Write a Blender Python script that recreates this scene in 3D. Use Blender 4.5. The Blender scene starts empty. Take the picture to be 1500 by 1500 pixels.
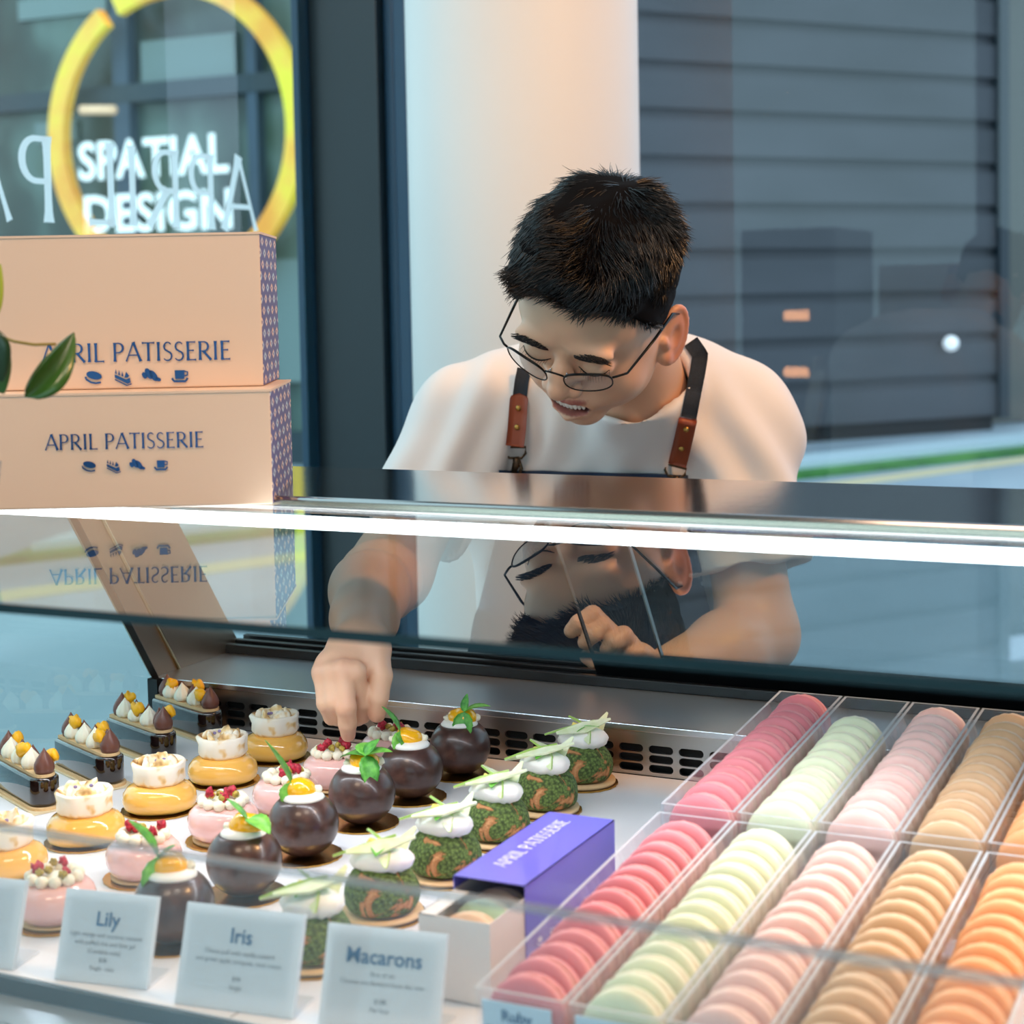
import bpy, bmesh, math, random
import numpy as np
from mathutils import Vector, Matrix, Euler
from mathutils.bvhtree import BVHTree
random.seed(7); RNG = np.random.RandomState(7)
SC = bpy.context.scene
COL = bpy.context.collection
R_ = math.radians

# ------------------------------------------------------------------ camera frame (also used to turn measured angles into places)
F = 2517.0; CXY = (750.0, 590.0)
_yaw = math.radians(25.95); _pit = math.atan((590 - 432.6) / F); _rol = math.atan(.019)
CAM = np.array([0, 0, 1.38])
_fw = np.array([-math.sin(_yaw) * math.cos(_pit), math.cos(_yaw) * math.cos(_pit), -math.sin(_pit)])
_r = np.array([math.cos(_yaw), math.sin(_yaw), 0.0]); _u = np.cross(_r, _fw)
CR = _r * math.cos(_rol) - _u * math.sin(_rol); CU = _u * math.cos(_rol) + _r * math.sin(_rol)
def ray(x, y): return _fw + CR * (x - CXY[0]) / F - CU * (y - CXY[1]) / F
def at(x, y, d): return CAM + ray(x, y) * d
def onz(x, y, z): v = ray(x, y); return CAM + v * ((z - CAM[2]) / v[2])
def ony(x, y, Y): v = ray(x, y); return CAM + v * (Y / v[1])
def onx(x, y, X): v = ray(x, y); return CAM + v * (X / v[0])

# ------------------------------------------------------------------ materials
def lin(c):
    if isinstance(c, str):
        c = c.lstrip('#'); c = [int(c[i:i + 2], 16) / 255 for i in (0, 2, 4)]
    return tuple(((v / 12.92) if v <= .04045 else ((v + .055) / 1.055) ** 2.4) for v in c[:3])
def mat(name, col, rough=.5, metal=0, spec=.5, sss=0, ssc=None, coat=0, bump=0, bscale=200, var=0, vscale=30, emit=None, es=0, trans=0, aniso=0, stretch=None):
    m = bpy.data.materials.new(name); m.use_nodes = True
    n = m.node_tree.nodes; l = m.node_tree.links; b = n['Principled BSDF']
    c = lin(col); b.inputs['Base Color'].default_value = (*c, 1)
    b.inputs['Roughness'].default_value = rough; b.inputs['Metallic'].default_value = metal
    b.inputs['Specular IOR Level'].default_value = spec
    b.inputs['Coat Weight'].default_value = coat; b.inputs['Coat Roughness'].default_value = .05
    b.inputs['Transmission Weight'].default_value = trans
    if sss:
        b.inputs['Subsurface Weight'].default_value = sss; b.inputs['Subsurface Scale'].default_value = .006
        b.inputs['Subsurface Radius'].default_value = ssc or (1, .5, .3)
    if emit: b.inputs['Emission Color'].default_value = (*lin(emit), 1); b.inputs['Emission Strength'].default_value = es
    if bump or var:
        tc = n.new('ShaderNodeTexCoord'); src = tc.outputs['Object']
        if stretch:
            mp = n.new('ShaderNodeMapping'); mp.inputs['Scale'].default_value = stretch; l.new(src, mp.inputs[0]); src = mp.outputs[0]
    if bump:
        t = n.new('ShaderNodeTexNoise'); t.inputs['Scale'].default_value = bscale; t.inputs['Detail'].default_value = 4
        l.new(src, t.inputs['Vector']); bp = n.new('ShaderNodeBump'); bp.inputs['Strength'].default_value = bump; bp.inputs['Distance'].default_value = .001
        l.new(t.outputs['Fac'], bp.inputs['Height']); l.new(bp.outputs[0], b.inputs['Normal'])
    if var:
        t = n.new('ShaderNodeTexNoise'); t.inputs['Scale'].default_value = vscale; t.inputs['Detail'].default_value = 3
        l.new(src, t.inputs['Vector']); r = n.new('ShaderNodeMapRange')
        r.inputs[1].default_value = .3; r.inputs[2].default_value = .7; r.inputs[3].default_value = 1 - var; r.inputs[4].default_value = 1 + var
        l.new(t.outputs['Fac'], r.inputs[0]); h = n.new('ShaderNodeHueSaturation'); h.inputs['Color'].default_value = (*c, 1)
        l.new(r.outputs[0], h.inputs['Value']); l.new(h.outputs[0], b.inputs['Base Color'])
    return m
def ramp_mat(name, scale, stops, rough=.6, tex='noise', bump=0, bdist=.001, detail=4, stretch=None, metal=0, coat=0, sss=0):
    m = mat(name, (.5, .5, .5), rough=rough, metal=metal, coat=coat, sss=sss); n = m.node_tree.nodes; l = m.node_tree.links; b = n['Principled BSDF']
    tc = n.new('ShaderNodeTexCoord'); src = tc.outputs['Object']
    if stretch: mp = n.new('ShaderNodeMapping'); mp.inputs['Scale'].default_value = stretch; l.new(src, mp.inputs[0]); src = mp.outputs[0]
    if tex == 'noise':
        t = n.new('ShaderNodeTexNoise'); t.inputs['Scale'].default_value = scale; t.inputs['Detail'].default_value = detail; o = t.outputs['Fac']
    else:
        t = n.new('ShaderNodeTexVoronoi'); t.feature = tex; t.inputs['Scale'].default_value = scale; o = t.outputs['Distance']
    l.new(src, t.inputs['Vector']); r = n.new('ShaderNodeValToRGB'); l.new(o, r.inputs[0])
    e = r.color_ramp.elements
    while len(e) < len(stops): e.new(.5)
    for i, (p, c) in enumerate(stops): e[i].position = p; e[i].color = (*lin(c), 1)
    l.new(r.outputs[0], b.inputs['Base Color'])
    if bump: bp = n.new('ShaderNodeBump'); bp.inputs['Strength'].default_value = bump; bp.inputs['Distance'].default_value = bdist; l.new(o, bp.inputs['Height']); l.new(bp.outputs[0], b.inputs['Normal'])
    return m
def glass(name, tint=(.97, .99, .98), refl=1.0, rough=0.0, white=0.0, ior=1.5, tl_mix=.5):
    """thin clear glass: lets light through straight, mirrors by Fresnel, both faces"""
    m = bpy.data.materials.new(name); m.use_nodes = True; n = m.node_tree.nodes; l = m.node_tree.links; n.clear()
    out = n.new('ShaderNodeOutputMaterial'); tr = n.new('ShaderNodeBsdfTransparent'); tr.inputs[0].default_value = (*tint, 1)
    gl = n.new('ShaderNodeBsdfGlossy'); gl.inputs['Roughness'].default_value = rough; gl.inputs[0].default_value = (refl, refl, refl, 1)
    ge = n.new('ShaderNodeNewGeometry'); mr = n.new('ShaderNodeMapRange'); mr.inputs[3].default_value = ior; mr.inputs[4].default_value = 1 / ior
    l.new(ge.outputs['Backfacing'], mr.inputs[0]); fr = n.new('ShaderNodeFresnel'); l.new(mr.outputs[0], fr.inputs[0])
    iv = n.new('ShaderNodeMath'); iv.operation = 'MULTIPLY_ADD'; iv.inputs[1].default_value = -1; iv.inputs[2].default_value = 1; l.new(ge.outputs['Backfacing'], iv.inputs[0]); fm = n.new('ShaderNodeMath'); fm.operation = 'MULTIPLY'; l.new(fr.outputs[0], fm.inputs[0]); l.new(iv.outputs[0], fm.inputs[1])
    mx = n.new('ShaderNodeMixShader'); l.new(fm.outputs[0], mx.inputs[0]); l.new(gl.outputs[0], mx.inputs[2])
    if white:
        df = n.new('ShaderNodeBsdfDiffuse'); df.inputs[0].default_value = (.9, .93, .95, 1); tl = n.new('ShaderNodeBsdfTranslucent'); tl.inputs[0].default_value = (.9, .93, .95, 1)
        ad = n.new('ShaderNodeMixShader'); ad.inputs[0].default_value = tl_mix; l.new(df.outputs[0], ad.inputs[1]); l.new(tl.outputs[0], ad.inputs[2])
        m2 = n.new('ShaderNodeMixShader'); m2.inputs[0].default_value = white; l.new(tr.outputs[0], m2.inputs[1]); l.new(ad.outputs[0], m2.inputs[2]); l.new(m2.outputs[0], mx.inputs[1])
    else: l.new(tr.outputs[0], mx.inputs[1])
    l.new(mx.outputs[0], out.inputs[0]); return m

# ------------------------------------------------------------------ mesh helpers
class MB:
    def __init__(s): s.v = []; s.f = []; s.m = []; s.sm = []
    def add(s, v, f, mi=0, smooth=False, T=None):
        o = len(s.v)
        if T is not None: v = [tuple(T @ Vector(p)) for p in v]
        s.v += [tuple(map(float, p)) for p in v]; s.f += [tuple(i + o for i in q) for q in f]; s.m += [mi] * len(f); s.sm += [smooth] * len(f); return s
    def box(s, lo, hi, mi=0, T=None):
        (a, b, c), (d, e, f) = lo, hi
        return s.add([(a, b, c), (d, b, c), (d, e, c), (a, e, c), (a, b, f), (d, b, f), (d, e, f), (a, e, f)],
                     [(0, 3, 2, 1), (4, 5, 6, 7), (0, 1, 5, 4), (1, 2, 6, 5), (2, 3, 7, 6), (3, 0, 4, 7)], mi, False, T)
    def lathe(s, prof, n=32, mi=0, T=None, smooth=True, wob=None):
        v = []; f = []
        for r, z in prof:
            for i in range(n):
                a = 2 * math.pi * i / n; w = wob(a, z) if wob else 1
                v.append((r * w * math.cos(a), r * w * math.sin(a), z))
        for j in range(len(prof) - 1):
            for i in range(n):
                k = (i + 1) % n; f.append((j * n + i, j * n + k, (j + 1) * n + k, (j + 1) * n + i))
        f.append(tuple(range(n))[::-1]); f.append(tuple((len(prof) - 1) * n + i for i in range(n)))
        return s.add(v, f, mi, smooth, T)
    def tube(s, pts, r, n=8, mi=0, T=None, flat=1.0, closed=False, smooth=True):
        pts = [Vector(p) for p in pts]; L = len(pts); rr = r if isinstance(r, (list, tuple)) else [r] * L
        v = []; f = []; prev = None
        for i, p in enumerate(pts):
            if closed: t = pts[(i + 1) % L] - pts[i - 1]
            else: t = pts[min(i + 1, L - 1)] - pts[max(i - 1, 0)]
            t.normalize()
            if prev is None: up = Vector((0, 0, 1)) if abs(t.z) < .9 else Vector((1, 0, 0))
            else: up = prev
            a = (up - t * up.dot(t)).normalized(); b = t.cross(a); prev = a
            for k in range(n):
                g = 2 * math.pi * k / n; v.append(tuple(p + (a * math.cos(g) * flat + b * math.sin(g)) * rr[i]))
        for i in range(L if closed else L - 1):
            j = (i + 1) % L
            for k in range(n): q = (k + 1) % n; f.append((i * n + k, i * n + q, j * n + q, j * n + k))
        if not closed: f.append(tuple(range(n))[::-1]); f.append(tuple((L - 1) * n + k for k in range(n)))
        return s.add(v, f, mi, smooth, T)
    def ball(s, c, r, n=12, m=8, mi=0, T=None, fn=None):
        r = r if isinstance(r, (list, tuple)) else (r, r, r); v = [(c[0], c[1], c[2] - r[2])]; f = []
        for j in range(1, m):
            t = math.pi * j / m
            for i in range(n):
                a = 2 * math.pi * i / n; d = (math.sin(t) * math.cos(a), math.sin(t) * math.sin(a), -math.cos(t)); w = fn(d) if fn else 1
                v.append((c[0] + r[0] * w * d[0], c[1] + r[1] * w * d[1], c[2] + r[2] * w * d[2]))
        v.append((c[0], c[1], c[2] + r[2]))
        for i in range(n): f.append((0, 1 + (i + 1) % n, 1 + i))
        for j in range(m - 2):
            for i in range(n): k = (i + 1) % n; a = 1 + j * n; f.append((a + i, a + k, a + n + k, a + n + i))
        e = len(v) - 1
        for i in range(n): a = 1 + (m - 2) * n; f.append((a + i, a + (i + 1) % n, e))
        return s.add(v, f, mi, True, T)
    def prism(s, poly, z0, z1, mi=0, T=None):
        n = len(poly); v = [(x, y, z0) for x, y in poly] + [(x, y, z1) for x, y in poly]
        f = [tuple(range(n))[::-1], tuple(range(n, 2 * n))] + [(i, (i + 1) % n, n + (i + 1) % n, n + i) for i in range(n)]
        return s.add(v, f, mi, False, T)
    def build(s, name, mats, parent=None, bevel=0, seg=2, T=None, subsurf=0):
        me = bpy.data.meshes.new(name); v = s.v
        if T is not None: v = [tuple(T @ Vector(p)) for p in v]
        me.from_pydata(v, [], s.f)
        for m in (mats if isinstance(mats, (list, tuple)) else [mats]): me.materials.append(m)
        me.polygons.foreach_set('material_index', s.m); me.polygons.foreach_set('use_smooth', s.sm); me.update()
        ob = bpy.data.objects.new(name, me); COL.objects.link(ob)
        if parent is not None: ob.parent = parent
        if bevel:
            b = ob.modifiers.new('b', 'BEVEL'); b.width = bevel; b.segments = seg; b.limit_method = 'ANGLE'; b.angle_limit = R_(40)
        if subsurf: b = ob.modifiers.new('s', 'SUBSURF'); b.levels = b.render_levels = subsurf
        return ob
def tag(o, label=None, cat=None, group=None, kind=None):
    for k, v in (('label', label), ('category', cat), ('group', group), ('kind', kind)):
        if v: o[k] = v
    return o
def thing(name, label, cat, loc=(0, 0, 0), rz=0, group=None):
    o = bpy.data.objects.new(name, None); COL.objects.link(o); o.location = loc; o.rotation_euler = (0, 0, rz); o.empty_display_size = .02
    return tag(o, label, cat, group)
def struct(ob): ob['kind'] = 'structure'; return ob
def dup(o, parent=None, kids=None):
    c = o.copy(); COL.objects.link(c)
    if parent is not None: c.parent = parent
    for ch in (KIDS.get(o.name) or []): dup(ch, c)
    return c
KIDS = {}
def remember(root):
    for o in COL.objects:
        if o.parent: KIDS.setdefault(o.parent.name, [])
        if o.parent and o not in KIDS[o.parent.name]: KIDS[o.parent.name].append(o)
def TR(loc=(0, 0, 0), rot=(0, 0, 0), s=(1, 1, 1)):
    s = s if isinstance(s, (tuple, list)) else (s, s, s)
    return Matrix.Translation(loc) @ Euler(rot).to_matrix().to_4x4() @ Matrix.Diagonal((*s, 1))

# ------------------------------------------------------------------ implicit modelling (smooth unions, meshed by surface nets)
class Field:
    def __init__(s, lo, hi, h):
        s.lo = np.array(lo, float); s.h = h; s.n = (np.ceil((np.array(hi) - s.lo) / h).astype(int) + 1)
        s.d = np.full(s.n, .08, np.float32)
    def op(s, fn, lo, hi, k=.004, mode='u', pad=None):
        pad = (k + 2 * s.h) if pad is None else pad
        a = np.clip(np.floor((np.array(lo) - pad - s.lo) / s.h).astype(int), 0, s.n); b = np.clip(np.ceil((np.array(hi) + pad - s.lo) / s.h).astype(int) + 1, 0, s.n)
        if (b <= a).any(): return
        X, Y, Z = [(s.lo[i] + s.h * np.arange(a[i], b[i])).astype(np.float32) for i in range(3)]
        X = X[:, None, None]; Y = Y[None, :, None]; Z = Z[None, None, :]
        e = fn(X, Y, Z).astype(np.float32); sl = tuple(slice(a[i], b[i]) for i in range(3)); d = s.d[sl]
        if mode == 'u': h = np.clip(.5 + .5 * (d - e) / k, 0, 1); s.d[sl] = d + (e - d) * h - k * h * (1 - h)
        elif mode == 's': h = np.clip(.5 - .5 * (d + e) / k, 0, 1); s.d[sl] = d + (-e - d) * h + k * h * (1 - h)
        elif mode == 'i': s.d[sl] = np.maximum(d, e)
    def ell(s, c, r, k=.004, mode='u', rot=None):
        c = np.array(c, float); r = np.array(r if hasattr(r, '__len__') else (r, r, r), float); m = r.max()
        Q = np.array(rot) if rot is not None else np.eye(3)   # columns: axes of the ellipsoid
        def fn(X, Y, Z):
            x, y, z = X - c[0], Y - c[1], Z - c[2]
            p = [(x * Q[0, i] + y * Q[1, i] + z * Q[2, i]) for i in range(3)]
            k0 = np.sqrt(sum((p[i] / r[i]) ** 2 for i in range(3))) + 1e-9; k1 = np.sqrt(sum((p[i] / r[i] ** 2) ** 2 for i in range(3))) + 1e-9
            return k0 * (k0 - 1) / k1
        s.op(fn, c - m, c + m, k, mode)
    def cap(s, a, b, ra, rb=None, k=.004, mode='u'):
        rb = ra if rb is None else rb; a = np.array(a, float); b = np.array(b, float); ba = b - a; L = ba @ ba + 1e-12
        def fn(X, Y, Z):
            x, y, z = X - a[0], Y - a[1], Z - a[2]; h = np.clip((x * ba[0] + y * ba[1] + z * ba[2]) / L, 0, 1)
            return np.sqrt((x - ba[0] * h) ** 2 + (y - ba[1] * h) ** 2 + (z - ba[2] * h) ** 2) - (ra + (rb - ra) * h)
        m = max(ra, rb); s.op(fn, np.minimum(a, b) - m, np.maximum(a, b) + m, k, mode)
    def chain(s, pts, rs, k=.004, mode='u'):
        for i in range(len(pts) - 1): s.cap(pts[i], pts[i + 1], rs[i], rs[i + 1], k, mode)
    def nets(s):
        d = s.d; S = d < 0; c = np.zeros(tuple(s.n - 1), np.int8)
        for i in (0, 1):
            for j in (0, 1):
                for k in (0, 1): c += S[i:s.n[0] - 1 + i, j:s.n[1] - 1 + j, k:s.n[2] - 1 + k]
        act = (c > 0) & (c < 8); idx = np.argwhere(act); cm = np.full(act.shape, -1, np.int32); cm[act] = np.arange(len(idx))
        acc = np.zeros((len(idx), 3)); cnt = np.zeros(len(idx))
        cor = [(i, j, k) for i in (0, 1) for j in (0, 1) for k in (0, 1)]
        for a in cor:
            for ax in range(3):
                if a[ax]: continue
                b = list(a); b[ax] = 1
                d0 = d[idx[:, 0] + a[0], idx[:, 1] + a[1], idx[:, 2] + a[2]]; d1 = d[idx[:, 0] + b[0], idx[:, 1] + b[1], idx[:, 2] + b[2]]
                m = (d0 < 0) != (d1 < 0); t = np.where(m, d0 / np.where(m, d0 - d1, 1), 0); p = np.tile(np.array(a, float), (len(idx), 1)); p[:, ax] += t
                acc += p * m[:, None]; cnt += m
        V = s.lo + (idx + acc / cnt[:, None]) * s.h; Fs = []
        for ax in range(3):
            o1, o2 = [(1, 2), (2, 0), (0, 1)][ax]
            sh = list(S.shape); a0 = [slice(0, n) for n in sh]; a1 = [slice(0, n) for n in sh]; a0[ax] = slice(0, sh[ax] - 1); a1[ax] = slice(1, sh[ax])
            for o in (o1, o2):
                a0[o] = slice(1, sh[o] - 1); a1[o] = slice(1, sh[o] - 1)
            A = S[tuple(a0)]; B = S[tuple(a1)]; q = np.argwhere(A != B); inside = A[A != B]
            off = np.zeros(3, int); off[o1] = 1; off[o2] = 1; g = q + off
            def cell(e1, e2):
                h = g.copy(); h[:, o1] -= e1; h[:, o2] -= e2; return cm[h[:, 0], h[:, 1], h[:, 2]]
            Q = np.stack([cell(1, 1), cell(0, 1), cell(0, 0), cell(1, 0)], 1); Q[~inside] = Q[~inside][:, ::-1]; Fs.append(Q)
        return V, np.concatenate(Fs)
def npmesh(name, V, Fc, mats, parent=None, smooth=True):
    me = bpy.data.meshes.new(name); nv, nf = len(V), len(Fc); w = Fc.shape[1]
    me.vertices.add(nv); me.vertices.foreach_set('co', np.asarray(V, np.float32).ravel())
    me.loops.add(nf * w); me.loops.foreach_set('vertex_index', np.asarray(Fc, np.int32).ravel())
    me.polygons.add(nf); me.polygons.foreach_set('loop_start', np.arange(0, nf * w, w, dtype=np.int32))
    me.polygons.foreach_set('use_smooth', [smooth] * nf); me.update(calc_edges=True); me.validate()
    for m in (mats if isinstance(mats, (list, tuple)) else [mats]): me.materials.append(m)
    ob = bpy.data.objects.new(name, me); COL.objects.link(ob)
    if parent is not None: ob.parent = parent
    return ob
def vnoise(V, sc, seed=0):
    """cheap smooth value noise from a few random sine waves"""
    r = np.random.RandomState(seed); o = np.zeros(len(V))
    for i in range(7):
        k = r.randn(3) * sc; o += np.sin(V @ k + r.rand() * 6.28)
    return o / 7

# ------------------------------------------------------------------ lettering
def _st(pts, w, flare=.5):
    return (pts, w, flare)
def _arc(cx, cy, rx, ry, a0, a1, n=18): return [(cx + rx * math.cos(R_(a0 + (a1 - a0) * i / n)), cy + ry * math.sin(R_(a0 + (a1 - a0) * i / n))) for i in range(n + 1)]
TK, TN = .125, .068
_bowl = [(.12, .965), (.3, .965)] + _arc(.32, .72, .235, .245, 90, -90) + [(.3, .475), (.12, .475)]
GLY = {'A': (.80, [_st([(.02, 0), (.40, 1)], TN), _st([(.40, 1.02), (.78, 0)], TK), _st([(.15, .33), (.63, .33)], TN, 0)]),
       'P': (.64, [_st([(.13, 0), (.13, 1)], TK), _st(_bowl, TN, 0)]),
       'R': (.74, [_st([(.13, 0), (.13, 1)], TK), _st(_bowl, TN, 0), _st([(.30, .49), (.70, 0)], TK, .3)]),
       'I': (.30, [_st([(.14, 0), (.14, 1)], TK)]),
       'L': (.56, [_st([(.13, 0), (.13, 1)], TK), _st([(.1, .03), (.56, .03)], TN, .9)]),
       'T': (.66, [_st([(.0, .965), (.66, .965)], TN, .9), _st([(.33, 0), (.33, 1)], TK)]),
       'S': (.54, [_st(_arc(.27, .75, .19, .22, 30, 250, 16) + _arc(.25, .25, .22, .235, 75, -150, 18), .095, 0)]),
       'E': (.58, [_st([(.13, 0), (.13, 1)], TK), _st([(.1, .965), (.53, .965)], TN, .8), _st([(.1, .52), (.45, .52)], TN, .8), _st([(.1, .03), (.55, .03)], TN, .8)]),
       ' ': (.32, [])}
def serif(text, height, T, track=.06):
    """flat serif lettering in local x,y (z=0), centred in x, baseline y=0"""
    b = MB(); x = 0; wd = sum(GLY[c][0] + track for c in text) - track; x = -wd / 2; lay = 0
    for c in text:
        adv, sts = GLY[c]
        for pts, w, fl in sts:
            P = pts
            if len(P) == 2: P = [(P[0][0] + (P[1][0] - P[0][0]) * t / 8, P[0][1] + (P[1][1] - P[0][1]) * t / 8) for t in range(9)]
            v = []; n = len(P); lay += 1; zz = (lay % 5) * .00002
            for i, (px, py) in enumerate(P):
                tx = P[min(i + 1, n - 1)][0] - P[max(i - 1, 0)][0]; ty = P[min(i + 1, n - 1)][1] - P[max(i - 1, 0)][1]; L = math.hypot(tx, ty) or 1
                u = i / (n - 1); k = w / 2 * (1 + fl * abs(2 * u - 1) ** 5)
                if len(pts) > 2 and c in 'S': k = w / 2 * (.55 + .45 * math.sin(math.pi * u) ** .6)
                if len(pts) > 2 and c in 'PR': k = w / 2 * (1 + .8 * math.sin(math.pi * u) ** 3)
                v += [((x + px - ty / L * k) * height, (py + tx / L * k) * height, zz), ((x + px + ty / L * k) * height, (py - tx / L * k) * height, zz)]
            b.add(v, [(2 * i, 2 * i + 1, 2 * i + 3, 2 * i + 2) for i in range(n - 1)], 0, False, T)
        x += adv + track
    return b
def text_mesh(s, size, T, bold=0, align='CENTER'):
    cu = bpy.data.curves.new('t', 'FONT'); cu.body = s; cu.size = size; cu.align_x = align; cu.offset = bold; cu.resolution_u = 3
    ob = bpy.data.objects.new('t', cu); me = bpy.data.meshes.new_from_object(ob)
    b = MB(); b.add([tuple(v.co) for v in me.vertices], [tuple(p.vertices) for p in me.polygons], 0, False, T)
    bpy.data.objects.remove(ob); bpy.data.curves.remove(cu); bpy.data.meshes.remove(me); return b
ORD = ['first', 'second', 'third', 'fourth', 'fifth', 'sixth', 'seventh', 'eighth', 'ninth', 'tenth', 'eleventh', 'twelfth', 'thirteenth', 'fourteenth', 'fifteenth', 'sixteenth', 'seventeenth', 'eighteenth', 'nineteenth', 'twentieth']
# ------------------------------------------------------------------ materials of the case
steel = mat('brushed_steel', '#b9b7b4', rough=.28, metal=1, bump=.08, bscale=300, stretch=(.02, 1, 1))
steel_rail = mat('polished_steel', '#a9a5a3', rough=.12, metal=1, bump=.05, bscale=300, stretch=(.02, 1, 1))
steel_side = mat('satin_steel_side', '#cdb9a4', rough=.3, metal=1)
black = mat('black_plastic', '#0c1013', rough=.35, bump=.1, bscale=900)
dark = mat('dark_void', '#07090a', rough=.7)
navy = mat('navy_body', '#12384a', rough=.35)
deckm = mat('white_deck', '#eeeef2', rough=.35)
clear = glass('clear_glass', tint=(.95, .975, .968), ior=1.58)
clear_low = glass('front_glass_sheet', tint=(.95, .97, .975), white=.035)
glass_edge = mat('green_glass_edge', '#0b2a30', rough=.15)
acry = glass('clear_acrylic', tint=(.985, .99, .995), white=.05)
acry_edge = glass('acrylic_edge', tint=(.95, .97, 1), white=.85)
led_m = mat('led_light', '#ffffff', emit='#f2f8ff', es=7)
alu = mat('aluminium_trim', '#c8cdd2', rough=.25, metal=1)
XL, XR = -1.10, .42
D = .95
G = 1.2218
case = thing('display_case', 'refrigerated pastry display case with glass top and steel ledge', 'display case', (XL / 2 + XR / 2, 1.1, 0))
_ci = Matrix.Translation((-(XL / 2 + XR / 2), -1.1, 0))
def cp(b, name, m, **k): return b.build(name, m, case, T=_ci, **k)
b = MB(); b.box((XL + .004, .828, .925), (XR, 1.4055, .95)); 
cp(b, 'deck_panel', deckm)
b = MB()
for x in (-.93, -.60, -.235, .1): b.box((x, .8285, .9501), (x + .0012, 1.404, .9503))
cp(b, 'deck_seam', mat('seam', '#a9abb0', rough=.6))
b = MB(); b.box((XL, .824, .918), (XR, .8278, .949)); cp(b, 'deck_front_edge', mat('grey_edge', '#5b7078', rough=.3, metal=.6))
# front air grille
b = MB(); b.box((XL, .79, .925), (XR, .824, .938)); b.box((XL, .72, .925), (XR, .745, .938))
x = XL
while x < XR: b.box((x, .744, .925), (x + .0055, .791, .938)); x += .0115
cp(b, 'air_grille', mat('pale_grille', '#c7d3da', rough=.3, metal=.7))
b = MB(); b.box((XL, .70, .90), (XR, .823, .918)); cp(b, 'grille_well', dark)
b = MB(); b.box((XL, .700, .915), (XR, .722, .945)); cp(b, 'front_trim', mat('pale_blue_trim', '#b9d9ee', rough=.3), bevel=.003)
b = MB(); b.box((XL, .675, .12), (XR, .6995, .93)); b.box((XL, .70, .12), (XR, 1.56, .90)); cp(b, 'base_cabinet', navy)
b = MB(); b.box((XL + .03, .74, 0), (XR - .03, 1.5, .12)); cp(b, 'plinth', black)
# lower front glass (lowered sheet) and its ground top edge
zf = 1.0998
b = MB(); b.box((XL, .689, .93), (XR, .694, zf)); ob = cp(b, 'front_glass', clear_low)
edge_soft = glass('ground_glass_edge', tint=(.66, .72, .76), white=.25)
b = MB(); b.box((XL, .6885, zf), (XR, .6945, zf + .0028)); cp(b, 'front_glass_edge', edge_soft)
# top glass
b = MB(); b.box((XL, .695, G - .005), (XR, 1.135, G)); b.m = [0, 0, 1, 1, 1, 1]; cp(b, 'top_glass', [clear, glass_edge])
b = MB(); b.box((XL, .6935, G - .005), (XR, .6952, G)); cp(b, 'top_glass_front_edge', glass_edge)
# vent panel with slots
b = MB(); zv0, zv1, yv = .9503, .9955, 1.407
rows = [(.9535, .9605), (.9622, .9692), (.9709, .9779)]; px_, pw = .0285, .0232
b.add([(XL, yv, rows[2][1] + .001), (XR, yv, rows[2][1] + .001), (XR, yv, zv1), (XL, yv, zv1)], [(0, 1, 2, 3)])
b.add([(XL, yv, zv0), (XR, yv, zv0), (XR, yv, rows[0][0] - .001), (XL, yv, rows[0][0] - .001)], [(0, 1, 2, 3)])
for ri, (z0, z1) in enumerate(rows):
    x = XL; zo0 = z0 - .001 if ri == 0 else (rows[ri - 1][1] + z0) / 2; zo1 = z1 + .001 if ri == 2 else (z1 + rows[ri + 1][0]) / 2
    while x < XR - .001:
        xe = min(x + px_, XR); cx = (x + xe) / 2; r = (z1 - z0) / 2; hw = pw / 2 - r; inner = []
        for sx, a0 in ((1, -90), (-1, 90)):
            for i in range(7): a = R_(a0 + 30 * i); inner.append((cx + sx * hw + math.cos(a) * r, (z0 + z1) / 2 + math.sin(a) * r))
        outer = []
        for i, (ix, iz) in enumerate(inner):
            a = math.atan2(iz - (z0 + z1) / 2, ix - cx); hx = (xe - x) / 2; hz0 = (zo1 - zo0) / 2; zc = (zo0 + zo1) / 2
            t = min(hx / max(abs(math.cos(a)), 1e-6), hz0 / max(abs(math.sin(a)), 1e-6)); outer.append((cx + math.cos(a) * t, zc + math.sin(a) * t))
        # corners exactly
        for sx in (1, -1):
            for sz in (1, -1):
                k = min(range(14), key=lambda i: (outer[i][0] - (cx + sx * (xe - x) / 2)) ** 2 + (outer[i][1] - (zo1 if sz > 0 else zo0)) ** 2); outer[k] = (cx + sx * (xe - x) / 2, zo1 if sz > 0 else zo0)
        v = [(p[0], yv, p[1]) for p in outer] + [(p[0], yv, p[1]) for p in inner] + [(p[0], yv + .003, p[1]) for p in inner]
        f = [(i, (i + 1) % 14, 14 + (i + 1) % 14, 14 + i) for i in range(14)] + [(14 + i, 14 + (i + 1) % 14, 28 + (i + 1) % 14, 28 + i) for i in range(14)]
        b.add(v, f); x += px_
cp(b, 'vent_panel', steel)
b = MB(); b.box((XL, yv + .012, .945), (XR, yv + .016, .99)); cp(b, 'vent_backing', dark)
b = MB()
for x in (-.605, -.2): b.ball((x, yv - .0005, .984), (.0022, .001, .0022), 10, 6)
cp(b, 'screw', alu)
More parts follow.
